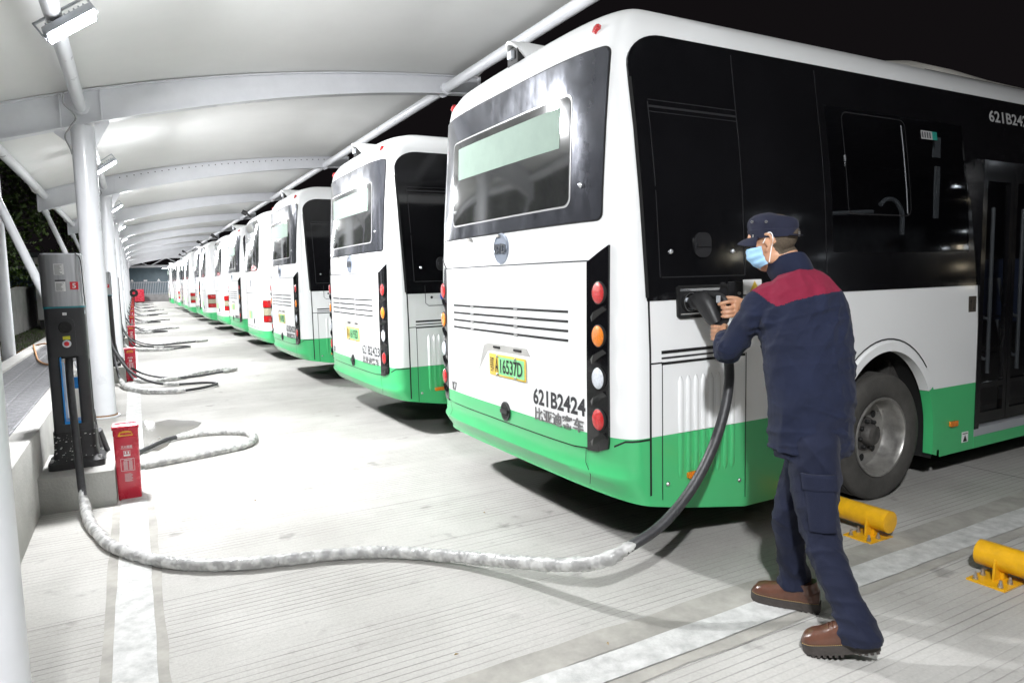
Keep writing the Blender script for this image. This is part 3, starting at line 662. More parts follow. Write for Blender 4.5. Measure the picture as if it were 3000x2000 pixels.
# ------------------------------------------------------------------ buses (local: x forward from the rear face, y left, z up)
KZ = [.25,.36,.43,.46,.50,.56,.60,.685,1.1,1.38,1.5,1.62,1.65,1.9,1.95,2.25,2.50,2.66,2.76]
CUT = {'R': [.43,.46,.50,.56,.60,1.1,1.5,1.65,1.9,1.95,2.25,2.5,2.66], 'S': [1.1,1.5,1.95,2.25,2.5]}
HWx = [0, 1.1, 1.5, 1.95, 2.25, 2.5, 2.76, 2.84, 2.90, 2.94, 2.97, 2.99, 3.0]
HWy = [1.19, 1.19, 1.174, 1.152, 1.12, 1.085, 1.052, 1.012, .94, .84, .64, .36, .02]
RXx = [.25, .36, .43, .46, .50, .56, .60, 1.1, 1.65, 1.9, 2.66, 2.76, 2.84, 2.90, 2.94, 2.97, 2.99, 3.0]
RXy = [.055, .012, -.004, -.001, .010, .008, .002, .006, .012, .02, .052, .072, .13, .22, .34, .55, .9, 1.4]
hw = lambda z: float(np.interp(z, HWx, HWy)); rx = lambda z: float(np.interp(z, RXx, RXy))
PW = 3.6; CD = .215; BL = 8.15
def cor(u): u = min(abs(u), 1.); return CD*(1-(max(0, 1-u**PW))**(1/PW))
def mapR(y, z, o): return Vector((rx(z)+cor(y/hw(z))-o, y, z))
def mapS(x, z, o): return Vector((x, -(hw(z)+o), z))
def mapL(x, z, o): return Vector((x, hw(z)+o, z))
def mapCs(sgn):
    def f(s, z, o):       # s: 0 rear centre .. pi/2 end of the corner, then metres along the side
        h = hw(z)
        if s <= PI/2:
            y = h*max(0,math.sin(s))**(2/PW); x = rx(z)+CD*(1-max(0,math.cos(s))**(2/PW)); a = s
            nx_, ny_ = -(1-(y/h)**8*.6), (y/h)**6
            l = math.hypot(nx_, ny_); return Vector((x+nx_/l*o, sgn*(y+ny_/l*o), z))
        return Vector((rx(z)+CD+(s-PI/2), sgn*(h+o), z))
    return f
def patch(name, poly, mf, mt, parent, off=.003, step=.25, holes=None, th=.012, stepb=None):
    bm = bmesh.new(); vs = [bm.verts.new((a, b, 0)) for a, b in poly]; bm.faces.new(vs)
    a0, a1 = min(p[0] for p in poly), max(p[0] for p in poly); b0, b1 = min(p[1] for p in poly), max(p[1] for p in poly)
    sb = stepb or step
    for i in range(1, int((a1-a0)/step)+1): bmesh.ops.bisect_plane(bm, geom=bm.verts[:]+bm.edges[:]+bm.faces[:], plane_co=(a0+i*step, 0, 0), plane_no=(1,0,0), dist=1e-6)
    for z in (CUT['S'] if mf in (mapS, mapL) else CUT['R']):
        if b0+.002 < z < b1-.002: bmesh.ops.bisect_plane(bm, geom=bm.verts[:]+bm.edges[:]+bm.faces[:], plane_co=(0, z, 0), plane_no=(0,1,0), dist=1e-6)
    bmesh.ops.triangulate(bm, faces=[f for f in bm.faces if len(f.verts) > 4], ngon_method='EAR_CLIP')
    co = [(v.co.x, v.co.y) for v in bm.verts]; be = [(e.verts[0].index, e.verts[1].index) for e in bm.edges if e.is_boundary]
    bm.verts.index_update(); be = [(e.verts[0].index, e.verts[1].index) for e in bm.edges if e.is_boundary]
    F = [[v.index for v in f.verts] for f in bm.faces]; bm.free()
    b = MB(); V = [mf(a, c, off) for a, c in co]; n = len(V)
    b.add(V + [mf(a, c, off-th) for a, c in co], F + [(i, j, j+n, i+n) for i, j in be])
    me = b.mesh(name, mt, 30)
    o = link(name, me, parent)
    fc = me.polygons[0]; 
    bmm = bmesh.new(); bmm.from_mesh(me); bmesh.ops.delete(bmm, geom=[v for v in bmm.verts if not v.link_faces], context='VERTS'); bmesh.ops.recalc_face_normals(bmm, faces=bmm.faces[:])
    # make the outer sheet face outward
    c0 = Vector((3, 0, 1.5)); s = 0
    for f in bmm.faces:
        if len(f.verts) <= 4: s += f.normal.dot(f.calc_center_median()-c0)*f.calc_area()
    if s < 0: bmesh.ops.reverse_faces(bmm, faces=bmm.faces[:])
    bmm.to_mesh(me); bmm.free(); return o
def shell(name, parent, openings=(), arch=None, split=.685, doors=()):
    zs = sorted(set(KZ + [split] + [round(v, 3) for o in openings for v in o[2:4]] + [2.84,2.90,2.94,2.97,2.99,3.0]))
    st = [.45, .9, 1.25, 2.0, 2.80, 3.23, 4.20, 5., 5.6, 6.3, 7.2, 7.85] + [v for o in openings for v in o[:2]]; st = sorted(set(st))
    NR, NF = 26, 8; loops = []
    for z in zs:
        h = hw(z); r0 = rx(z); pr_ = []; fx = BL-(.02 if z < 1.2 else .02+.06*(z-1.2)) - (.0 if z < 2.76 else (rx(z)-.072)*.8)
        for i in range(NR+1):
            s = PI/2*i/NR; pr_.append((r0+CD*(1-max(0,math.cos(s))**(2/PW)), h*max(0,math.sin(s))**(2/PW)))
        for x in st: pr_.append((max(x, r0+CD+.001) if x < 2 else x, h))
        for i in range(NF+1):
            s = PI/2*(1-i/NF); pr_.append((fx-.28*(1-max(0,math.cos(s))**(2/3.)), h*max(0,math.sin(s))**(2/3.)))
        def zb(x, z):
            if z >= .50: return z
            b_ = .25+.145*max(0, 1-x/.9)**1.2; return b_+(z-.25)/.25*(.50-b_)
        loop = [(x, -y, zb(x, z)) for x, y in pr_] + [(x, y, zb(x, z)) for x, y in reversed(pr_)][1:-1]
        loops.append(loop)
    n = len(loops[0]); half = NR+1+len(st)+NF+1; b = MB()
    for l in loops: b.add(l, [])
    F = []; mi = []
    for i in range(len(zs)-1):
        zc = (zs[i]+zs[i+1])/2
        for j in range(n):
            j2 = (j+1) % n; p, q = loops[i][j], loops[i][j2]; xc = (p[0]+q[0])/2; right = p[1] < 0 and q[1] < 0; side = abs(p[1]) > hw(zc)*.985
            skip = False
            if arch and side and arch[0] < xc < arch[1] and zc < 1.38: skip = True
            if arch and side and 6.35-.05 < xc < 7.15 and zc < 1.0 and 0: skip = True
            for o in openings:
                if right and side and o[0] < xc < o[1] and o[2] < zc < o[3]: skip = True
            if skip: continue
            F.append((i*n+j, i*n+j2, (i+1)*n+j2, (i+1)*n+j)); mi.append(1 if zc < split else 0)
    F.append(tuple(range((len(zs)-1)*n, len(zs)*n))); mi.append(0)
    b.f = F; b.m = mi; return fixn(b.build(name, ['white', 'green', 'gap'], parent, 40))
def wheel(parent, x, y, side=-1, front=False):
    mx = Matrix.Translation((x, y, .42)) @ Matrix.Rotation(PI/2, 4, 'X')     # local z -> -y (outboard on the right side)
    if side > 0: mx = Matrix.Translation((x, y, .42)) @ Matrix.Rotation(-PI/2, 4, 'X')
    t = MB(); pr_ = [(.255,-.25), (.33,-.255), (.385,-.25), (.408,-.235), (.42,-.20)]
    for g in (-.16,-.12,-.08,-.04): pr_ += [(.42, g-.012), (.410, g-.010), (.410, g+.004), (.42, g+.006)]
    pr_ += [(.42,-.02), (.412,.0), (.398,.012), (.36,.022), (.31,.020), (.275,.010), (.258,-.004), (.250,-.02)]
    t.lathe(pr_, 56, 0, mx); tyre = fixn(t.build('tyre', 'rubber', parent))
    r = MB(); r.lathe([(.264,.004), (.262,.012), (.250,.012), (.243,.0), (.238,-.03), (.232,-.10), (.222,-.125), (.19,-.132), (.15,-.135), (.118,-.128), (.095,-.10)], 56, 0, mx)
    rim = fixn(r.build('rim', 'steel', parent))
    h = MB(); h.lathe([(.115,-.105), (.105,-.095), (.075,-.09), (.072,-.055), (.062,-.04), (.03,-.035), (0,-.035)], 28, 0, mx)
    hub = fixn(h.build('hub', 'dirty', parent))
    for i in range(8):
        a = 2*PI*i/8+.2; MB().lathe([(.014,-.10), (.014,-.072), (.009,-.066), (0,-.066)], 6, 0, mx @ Matrix.Translation((.092*math.cos(a), .092*math.sin(a), 0))).build('wheel_nut', 'gap', hub)
    for i in range(8):
        a = 2*PI*i/8; MB().lathe([(.026,-.1285), (.0,-.1283)], 14, 0, mx @ Matrix.Translation((.165*math.cos(a), .165*math.sin(a), 0)) @ Matrix.Scale(1., 4)).build('rim_hole', 'gap', rim, 0)
    return tyre
def lettering_on(name, body, cx, cz, w, h, mf, mt, parent, off=.002, bold=0., right=1, sides=0.):
    me = text_data(body, 1., .0, bold); n = len(me.vertices); a = np.zeros(n*3); me.vertices.foreach_get('co', a); a = a.reshape(-1, 3)
    lo, hi = a.min(0), a.max(0); c = (lo+hi)/2; s = np.array([w/(hi[0]-lo[0]), h/(hi[1]-lo[1])])
    V = [mf(cx+right*(p[0]-c[0])*s[0], cz+(p[1]-c[1])*s[1], off) for p in a]; V0 = [mf(cx+right*(p[0]-c[0])*s[0], cz+(p[1]-c[1])*s[1], off-sides) for p in a]
    F = [tuple(p.vertices) for p in me.polygons]; from collections import Counter
    E = Counter(); 
    for f in F:
        for i in range(len(f)): E[tuple(sorted((f[i], f[(i+1) % len(f)])))] += 1
    bpy.data.meshes.remove(me); S = [(i, j, j+n, i+n) for (i, j), k in E.items() if k == 1] if sides else []
    m2 = bpy.data.meshes.new(name); m2.from_pydata(V+(V0 if sides else []), [], F+S); m2.materials.append(M[mt]); return link(name, m2, parent)
RMX = lambda y, z, x=0: rot_mx((0,-1,0), (0,0,1), (-1,0,0), (x, y, z))
SMX = lambda x, z, o=0: rot_mx((1,0,0), (0,0,1), (0,-1,0), (x, -(hw(z)+o), z))
def seam(name, pts, mf, w, parent, mt='gap', off=.0022):
    """recess line following the body: a narrow strip"""
    P = [Vector((a, b, 0)) for a, b in pts]; V = []; Q = []
    for a, b in zip(P, P[1:]):
        k = max(1, int((b-a).length/.12)); Q += [a.lerp(b, i/k) for i in range(k)]
    Q.append(P[-1]); 
    for i, p in enumerate(Q):
        t = (Q[min(i+1, len(Q)-1)]-Q[max(i-1, 0)]).normalized(); nn = Vector((-t.y, t.x, 0))*w/2
        for s in (1, -1): q = p+nn*s; V.append(mf(q.x, q.y, off))
    return MB().add(V, [(2*i, 2*i+2, 2*i+3, 2*i+1) for i in range(len(Q)-1)]).build(name, mt, parent, 0)
def band_side(parent, mf, detail):
    """gloss black glazing band on one side"""
    r = .26; x0, x1, z1 = .20, 7.65, 2.735
    P = [(x0, 1.385)] + [(x0-.018, 2.55)] + [(x0-.018+r*(1-math.cos(R(a)))*.95, z1-.19+.19*math.sin(R(a))) for a in range(10, 91, 10)]
    P = [(.212, 1.383), (.185, 2.10), (.180, 2.56)]
    for a in range(0, 91, 10): P.append((.180+.24*(1-math.cos(R(a))), 2.56+.175*math.sin(R(a))))
    if detail:
        # frame of pieces round the window and door openings
        top = P + [(3.23, 2.735), (3.23, 2.50), (1.655, 2.50), (1.655, 1.62), (3.23, 1.62), (3.23, 1.383)]
        patch('side_glazing_band', top, mf, 'black', parent, .004, .3)
        patch('pillar', [(3.118, 1.62), (3.23, 1.62), (3.23, 2.50), (3.118, 2.50)], mf, 'black', parent, .0038, .3)
        patch('door_header', [(3.232, 2.735), (7.65, 2.735), (7.65, 2.252), (3.232, 2.252)], mf, 'black', parent, .004, .4)
        patch('side_glazing_band', [(4.22, 2.25), (4.22, 1.383), (7.65, 1.383), (7.65, 2.25)], mf, 'black', parent, .004, .4)
    else:
        patch('side_glazing_band', P + [(7.65, 2.735), (7.65, 1.383)], mf, 'black', parent, .004, .4)
def k7_rear(parent, full=True):
    # upper gloss panel with inner window and display
    RP = rrect(-1.005, 1.005, 1.803, 2.662, .035)
    patch('rear_seal', rrect(-1.013, 1.013, 1.795, 2.670, .04), mapR, 'gap', parent, .003, .04)
    up = patch('rear_upper_panel', RP, mapR, 'rearglass', parent, .007, .04)
    wb = patch('rear_window_frame', rrect(-.775, .755, 1.885, 2.482, .05), mapR, 'greyrim', parent, .0095, .06)
    wi = patch('rear_window', rrect(-.764, .744, 1.896, 2.471, .045), mapR, 'screenglass', parent, .0125, .06)
    patch('destination_display', [(-.675, 2.208), (.640, 2.208), (.640, 2.425), (-.675, 2.425)], mapR, 'display', wi, .0145, .06, th=.003)
    # engine cover: proud panel over a dark gap
    ec = [(-.915, .607), (-.80, .597), (.80, .597), (.905, .607), (.905, 1.590), (-.925, 1.590)]
    patch('cover_gap', [(-.925, .600), (-.80, .588), (.80, .588), (.925, .600), (.925, 1.598), (-.925, 1.598)], mapR, 'gap', parent, .0025, .12)
    e1 = patch('engine_cover', [(-.915, .6865), (.915, .6865), (.915, 1.590), (-.915, 1.590)], mapR, 'white', parent, .009, .12)
    patch('engine_cover_lower', [(-.915, .607), (-.80, .597), (.80, .597), (.915, .607), (.915, .6860), (-.915, .6860)], mapR, 'green', parent, .009, .12)
    for z in (1.325, 1.272, 1.220, 1.168):
        g = patch('vent_slot', [(-.762, z-.007), (.760, z-.007), (.760, z+.007), (-.762, z+.007)], mapR, 'gap', e1, .0105, .12, th=.003)
        for y in (-.20, .42): MB().box(mapR(y, z, .013).x, mapR(y, z, .013).x+.004, y-.022, y+.022, z-.010, z+.004).build('slot_clip', 'greyrim', e1, 0)
    # number plate in its pocket
    pk = MB(); px = mapR(.10, .98, .0)
    x_ = rx(.98)-.0125; 
    pk.add([(x_, .345, 1.085), (x_, -.225, 1.085), (x_, -.27, 1.045), (x_, .30, 1.02), (x_, .43, .905), (x_, .375, 1.06), (x_+.028, .24, 1.048), (x_+.028, -.22, 1.040)], [(0,1,7,6), (5,0,6), (1,2,7), (5,6,3,4)])
    patch('plate_pocket', [(-.372, 1.044), (-.332, 1.088), (.19, 1.088), (.245, 1.07), (.33, .895), (.19, 1.035), (.125, 1.044)], mapR, 'plinth', e1, .0105, .15, th=.003)
    for y in (.055, -.22): MB().box(rx(1.07)-.016, rx(1.07)-.008, y-.045, y+.045, 1.064, 1.076).build('plate_lamp', 'gap', e1, 0)
    tilt = R(0); pc = empty('number_plate', (rx(.95)-.013, -.085, .955)); pc.parent = parent; 
    MB().box(-.004, .0, -.24, .24, -.07, .07, bev=.003).build('plate_field', 'ytext', pc)
    MB().box(-.0052, -.0042, -.228, .105, -.058, .058).build('green_field', 'gtext', pc, 0)
    PM = lambda y, z: rot_mx((0,-1,0), (0,0,1), (-1,0,0), (-.0052, y, z))
    for y, z in ((.12,.058), (-.12,.058), (.12,-.058), (-.12,-.058)): MB().lathe([(.009, 0), (.009, .006), (.005, .010), (0, .010)], 10, 0, PM(y, z)).build('plate_screw', 'bolt', pc)
    # letters
    ov = None
    BM_ = lambda y, z, o=.0115: RMX(y, z, mapR(y, z, o).x)
    em = MB().lathe([(.098, -.012), (.098, .004), (.090, .010), (.088, .006), (0, .007)], 40, 0, RMX(-.01, 1.70, rx(1.70)) @ Matrix.Diagonal((1, 1.0, 1, 1))).build('emblem', 'emblem', parent)
    lettering('emblem_text', 'BYD', .145, .062, RMX(-.01, 1.70, rx(1.70)-.008), 'emblemtxt', em, .007, .035)
    lettering_on('maker_name', '比亚迪客车', -.655, .716, .47, .078, mapR, 'badge', parent, .015, .008, -1, .004)
    lettering_on('model_badge', 'K7', .775, .725, .085, .062, mapR, 'badge', parent, .015, .01, -1, .004)
    hd = MB(); hm = RMX(-.055, .667, mapR(-.055, .667, .009).x)
    hd.prism(ell(0, 0, .058, .062, 28), 0, .010, hm); hdo = hd.build('cover_handle', 'blackmat', parent)
    MB().prism(ell(0, 0, .046, .050, 24), .0101, .0105, hm).build('handle_recess', 'gap', hdo)
    MB().prism(rrect(-.046, .046, -.012, .014, .006), .011, .022, hm).build('handle_bar', 'blackmat', hdo)
    # lamp towers
    for s in (-1, 1):
        f = (lambda a, z, o, s=s: mapR(s*a, z, o))
        P = [(.918, 1.588), (1.062, 1.670), (1.066, .66), (1.060, .622), (.99, .598), (.918, .592)]
        lt = patch('lamp_tower', P, f, 'black', parent, .012, .035, stepb=.12)
        for z, mt, nm in ((1.428, 'red', 'tail_lamp'), (1.207, 'amber', 'indicator_lamp'), (.987, 'clear', 'reversing_lamp'), (.770, 'red', 'brake_lamp')):
            y = s*1.004; xs_ = mapR(y, z, .0).x; tiltm = rot_mx((0,-1,0), (0,0,1), (-1,0,0), (xs_-.010, y, z)) @ Matrix.Rotation(R(4*-s), 4, 'Y') @ Matrix.Diagonal((.86, 1, 1, 1))
            L = MB().lathe([(.060, -.01), (.060, .006), (.056, .010)], 28, 0, tiltm).build('lamp_bezel', 'gap', lt)
            MB().lathe([(.0555, .0), (.0555, .008), (.050, .013), (.036, .016), (.018, .0175), (0, .018)], 28, 0, tiltm).build(nm, mt, parent)
            # moulded fin under each lamp
            fy = lambda a, zz, o: mapR(s*a, zz, o)
            V = [fy(.945, z-.125, .012), fy(1.052, z-.060, .012), fy(1.055, z-.085, .012), fy(.955, z-.150, .012), fy(.985, z-.098, .030), fy(1.045, z-.066, .026)]
            MB().add(V, [(0,4,5,1), (4,3,2,5), (0,3,4), (1,5,2)]).build('lamp_fin', 'black', lt, 0)
    # bumper crease and joints
    for s in (-1, 1):
        seam('bumper_joint', [(s*.90, .60), (s*.885, .52), (s*.935, .46), (s*.928, .41)], mapR, .005, parent, off=.004)
        f = mapCs(s); seam('bumper_joint', [(1.02, .640), (1.2, .672), (PI/2, .676)], f, .010, parent, off=.003)
    # marker lamps, camera hood
    for s in (-1, 1):
        V = MB().lathe([(.026, -.012), (.026, .004), (.020, .016), (0, .020)], 5, 0, rot_mx((0,-1,0), (0.35,0,.94), (-.94,0,.35), (mapR(s*.90, 2.772, .0).x, s*.90, 2.772)) @ Matrix.Diagonal((1, 1.2, 1, 1)))
        V.build('marker_lamp', 'red', parent)
    cv = MB(); n = 12; secs = []
    for k, (x, w, h, z) in enumerate(((.095, .085, .135, 2.845), (.20, .090, .120, 2.87), (.36, .085, .085, 2.90), (.56, .05, .03, 2.945))):
        secs.append([(x+(0 if k else .10*(1-math.sin(PI*i/n))), w*math.cos(PI*i/n)*(1.15-.15*math.sin(PI*i/n)), z-.03+(h+.03)*math.sin(PI*i/n)**.7) for i in range(n+1)])
    V = [p for s_ in secs for p in s_]; m_ = n+1
    F = [(k*m_+i, k*m_+i+1, (k+1)*m_+i+1, (k+1)*m_+i) for k in range(3) for i in range(n)]
    # inner skin of the hood mouth
    inn = [(p[0]+.004, p[1]*.86, 2.82+(p[2]-2.82)*.88) for p in secs[0]]; inn2 = [(p[0]+.12, p[1]*.8, 2.82+(p[2]-2.82)*.8) for p in secs[0]]; b0 = len(V)
    V += inn + inn2; F += [(i+1, i, b0+i, b0+i+1) for i in range(n)] + [(b0+i+1, b0+i, b0+m_+i, b0+m_+i+1) for i in range(n)]
    co_ = fixn(cv.add(V, F).build('camera_hood', 'white', parent, 50))
    MB().box(.13, .24, -.065, .065, 2.84, 2.945, bev=.004).build('hood_cavity', 'gap', co_); MB().box(.105, .16, -.028, .028, 2.875, 2.925, bev=.006).build('camera', 'lampbody', co_)
    for y in (-.86, .70):
        MB().lathe([(.014, 0), (.014, .006), (.008, .014), (0, .015)], 12, 0, RMX(y, 1.99, mapR(y, 1.99, .007).x)).build('washer_bolt', 'chrome', up)
    for y in (.44, .02): MB().box(rx(1.79)-.022, rx(1.79), y-.02, y+.02, 1.772, 1.790, bev=.003).build('panel_stay', 'plinth', up)
def k7_side(parent, detail):
    f = mapS
    band_side(parent, f, detail)
    # seams on the glazing band (recess lines catch a little light)
    for x, zt in ((.902, 2.70), (1.588, 2.70)): seam('band_seam', [(x, 1.50), (x, zt)], f, .007, parent, 'blackmat', .0055)
    seam('band_seam', [(.31, 1.50), (.902, 1.50)], f, .006, parent, 'blackmat', .0055); seam('band_seam', [(.300, 1.50), (.283, 2.385)], f, .006, parent, 'blackmat', .0055)
    for z, w_ in ((2.395, .005), (2.362, .012), (2.335, .004)): seam('band_seam', [(.285, z), (.90, z)], f, w_, parent, 'blackmat', .0055)
    seam('band_edge', [(.212, 1.40), (.190, 2.0), (.184, 2.50)], f, .022, parent, 'gap', .006)
    # battery flap lock and catches
    for x in (.375, .815): MB().lathe([(.013, 0), (.013, .006), (.007, .014), (0, .016)], 12, 0, SMX(x, 1.63, .004)).build('catch', 'chrome', parent)
    hb = MB().prism(rrect(-.058, .058, -.065, .065, .045, 6), 0, .009, SMX(.595, 1.665, .004)).build('flap_handle', 'blackmat', parent)
    MB().prism(rrect(-.045, .045, -.012, .012, .005), .010, .018, SMX(.595, 1.667, .004)).build('handle_bar', 'blackmat', hb)
    # rear quarter seam, lower flap
    seam('body_seam', [(.222, .38), (.222, 1.385)], f, .013, parent); seam('body_seam', [(.30, .345), (.30, 1.065)], f, .006, parent)
    seam('body_seam', [(.222, 1.065), (.30, 1.065)], f, .008, parent); seam('body_seam', [(.902, .255), (.902, 1.075)], f, .006, parent)
    seam('flap_hinge', [(.295, 1.118), (.895, 1.122)], f, .017, parent); seam('flap_hinge', [(.295, 1.088), (.895, 1.092)], f, .010, parent, 'blackmat'); seam('flap_hinge', [(.295, 1.060), (.895, 1.064)], f, .014, parent)
    # pressed ribs in the flap: white above, green below the split
    for i in range(8):
        x = .425+.0535*i
        for (z0, z1, mt) in ((.688, .985, 'white'), (.44, .684, 'green')):
            V = []; N_ = 6
            zz = [z0, z0+.03, z1-.03, z1] 
            for z in zz:
                end = (z == z0 and mt == 'green') or (z == z1 and mt == 'white')
                for q in range(N_+1):
                    a = PI*q/N_; ww = .017 if not end else .006; V.append(f(x-ww*math.cos(a), z, .001+(.010 if not end else 0)*math.sin(a)))
            fixn(MB().add(V, [(k*(N_+1)+q, k*(N_+1)+q+1, (k+1)*(N_+1)+q+1, (k+1)*(N_+1)+q) for k in range(3) for q in range(N_)]).build('pressed_rib', mt, parent))
    am = MB().prism(rrect(-.047, .047, -.017, .017, .006), 0, .016, SMX(.512, .452, .003)).build('side_marker', 'amber', parent)
    for x, z in ((.335, .425), (.855, .360), (1.13, .50)): MB().lathe([(.012, 0), (.012, .004), (.007, .009), (0, .009)], 10, 0, SMX(x, z, .002)).build('flap_bolt', 'bolt', parent)
    # wheel arch panel in two colours, opening under the arch
    cx, a_, b_ = 2.18, .515, .59
    def arc(th): return (cx+a_*math.cos(th), .40+b_*math.sin(th))
    for (z0, z1, mt) in ((.6852, 1.381, 'white'), (.252, .6848, 'green')):
        up_ = mt == 'white'; A0 = math.asin((.685-.40)/b_)
        if up_:
            P = [(1.25, z0), (1.25, z1), (2.80, z1), (2.80, z0)] + [arc(A0+(PI-2*A0)*i/24) for i in range(25)]
            patch('side_panel', P, f, mt, parent, .0, .1)
        else:
            patch('side_panel', [(1.25, z0), (cx-a_, z0), (cx-a_, .40)] + [arc(PI-A0*i/5) for i in range(6)] + [(1.25, z1)], f, mt, parent, .0, .25)
            patch('side_panel', [(2.80, z0), (cx+a_, z0), (cx+a_, .40)] + [arc(A0*i/5) for i in range(6)] + [(2.80, z1)], f, mt, parent, .0, .25)
    # arch lip: proud flange, white above the colour split and green below it
    for (th0, th1, mt) in ((A0, PI-A0, 'white'), (-.28, A0-.004, 'green'), (PI-A0+.004, PI+.28, 'green')):
        V = []; K = 30
        for i in range(K+1):
            th = th0+(th1-th0)*i/K
            for (da, o) in ((-.002, -.05), (-.002, .016), (.050, .016), (.054, -.004)):
                xx = cx+(a_+da)*(math.cos(th) if 0 < th < PI else math.copysign(1, math.cos(th))); V.append(mapS(xx, .40+(b_+da)*math.sin(th), o))
        fixn(MB().add(V, [(i*4+k_, i*4+k_+1, (i+1)*4+k_+1, (i+1)*4+k_) for i in range(K) for k_ in range(3)]).build('arch_flange', mt, parent))
    seam('arch_seam', [(cx+(a_+.075)*math.cos(R(t)), .40+(b_+.075)*math.sin(R(t))) for t in range(42, 150, 6)], f, .010, parent)
    ww = MB(); K = 20
    V = []
    for i in range(K+1):
        th = PI*i/K
        for yy in (-1.185, -.62): V.append((cx+(a_+.02)*math.cos(th), yy, .40+(b_+.02)*math.sin(th)))
    n0 = len(V); V += [(cx-a_-.02, -1.185, .2), (cx-a_-.02, -.62, .2), (cx+a_+.02, -1.185, .2), (cx+a_+.02, -.62, .2)]
    ww.add(V, [(2*i, 2*i+2, 2*i+3, 2*i+1) for i in range(K)] + [(0, 1, n0+3, n0+2), (2*K, 2*K+1, n0+1, n0)] + [tuple([2*i+1 for i in range(K+1)]+[n0+1, n0+3])])
    ww.build('wheel_well', 'dirty' if 0 else 'gap', parent)
    MB().box(2.50, 2.66, -1.0, -.75, .35, .95).box(1.9, 2.1, -.9, -.7, .62, .92).build('suspension', 'dirty', parent)
    wheel(parent, 2.18, -1.158, -1); wheel(parent, 6.65, -1.19, -1)
    am2 = MB().prism(rrect(-.047, .047, -.019, .019, .006), 0, .014, SMX(2.955, .418, .002)).build('side_marker', 'amber', parent)
    ar = MB().box(3.075, 3.155, -hw(.3)-.003, -hw(.3)-.001, .262, .338).build('jack_point_sticker', 'sign_white', parent, 0)
    MB().prism([(-.026,-.030), (.026,-.030), (0,.018)], 0, .0006, SMX(3.115, .298, .003)).build('arrow', 'ink', ar, 0); MB().prism([(-.032,.024), (.032,.024), (.032,.030), (-.032,.030)], 0, .0006, SMX(3.115, .298, .003)).build('arrow_bar', 'ink', ar, 0)
    sg = MB().prism(rrect(-.048, .048, -.062, .062, .006), 0, .0015, SMX(3.160, 1.245, .0005)).build('pedestrian_plate', 'sign_bronze', parent, 0)
    for dx, d in ((-.020, 1), (.020, -1)):
        MB().prism([(dx-.003,-.035), (dx+.003,-.035), (dx+.003,.035), (dx-.003,.035)], 0, .0005, SMX(3.160, 1.245, .002)).build('arrow_shaft', 'ink', sg, 0)
        MB().prism([(dx-.011,d*.020), (dx+.011,d*.020), (dx,d*.042)], 0, .0005, SMX(3.160, 1.245, .002)).build('arrow_head', 'ink', sg, 0)
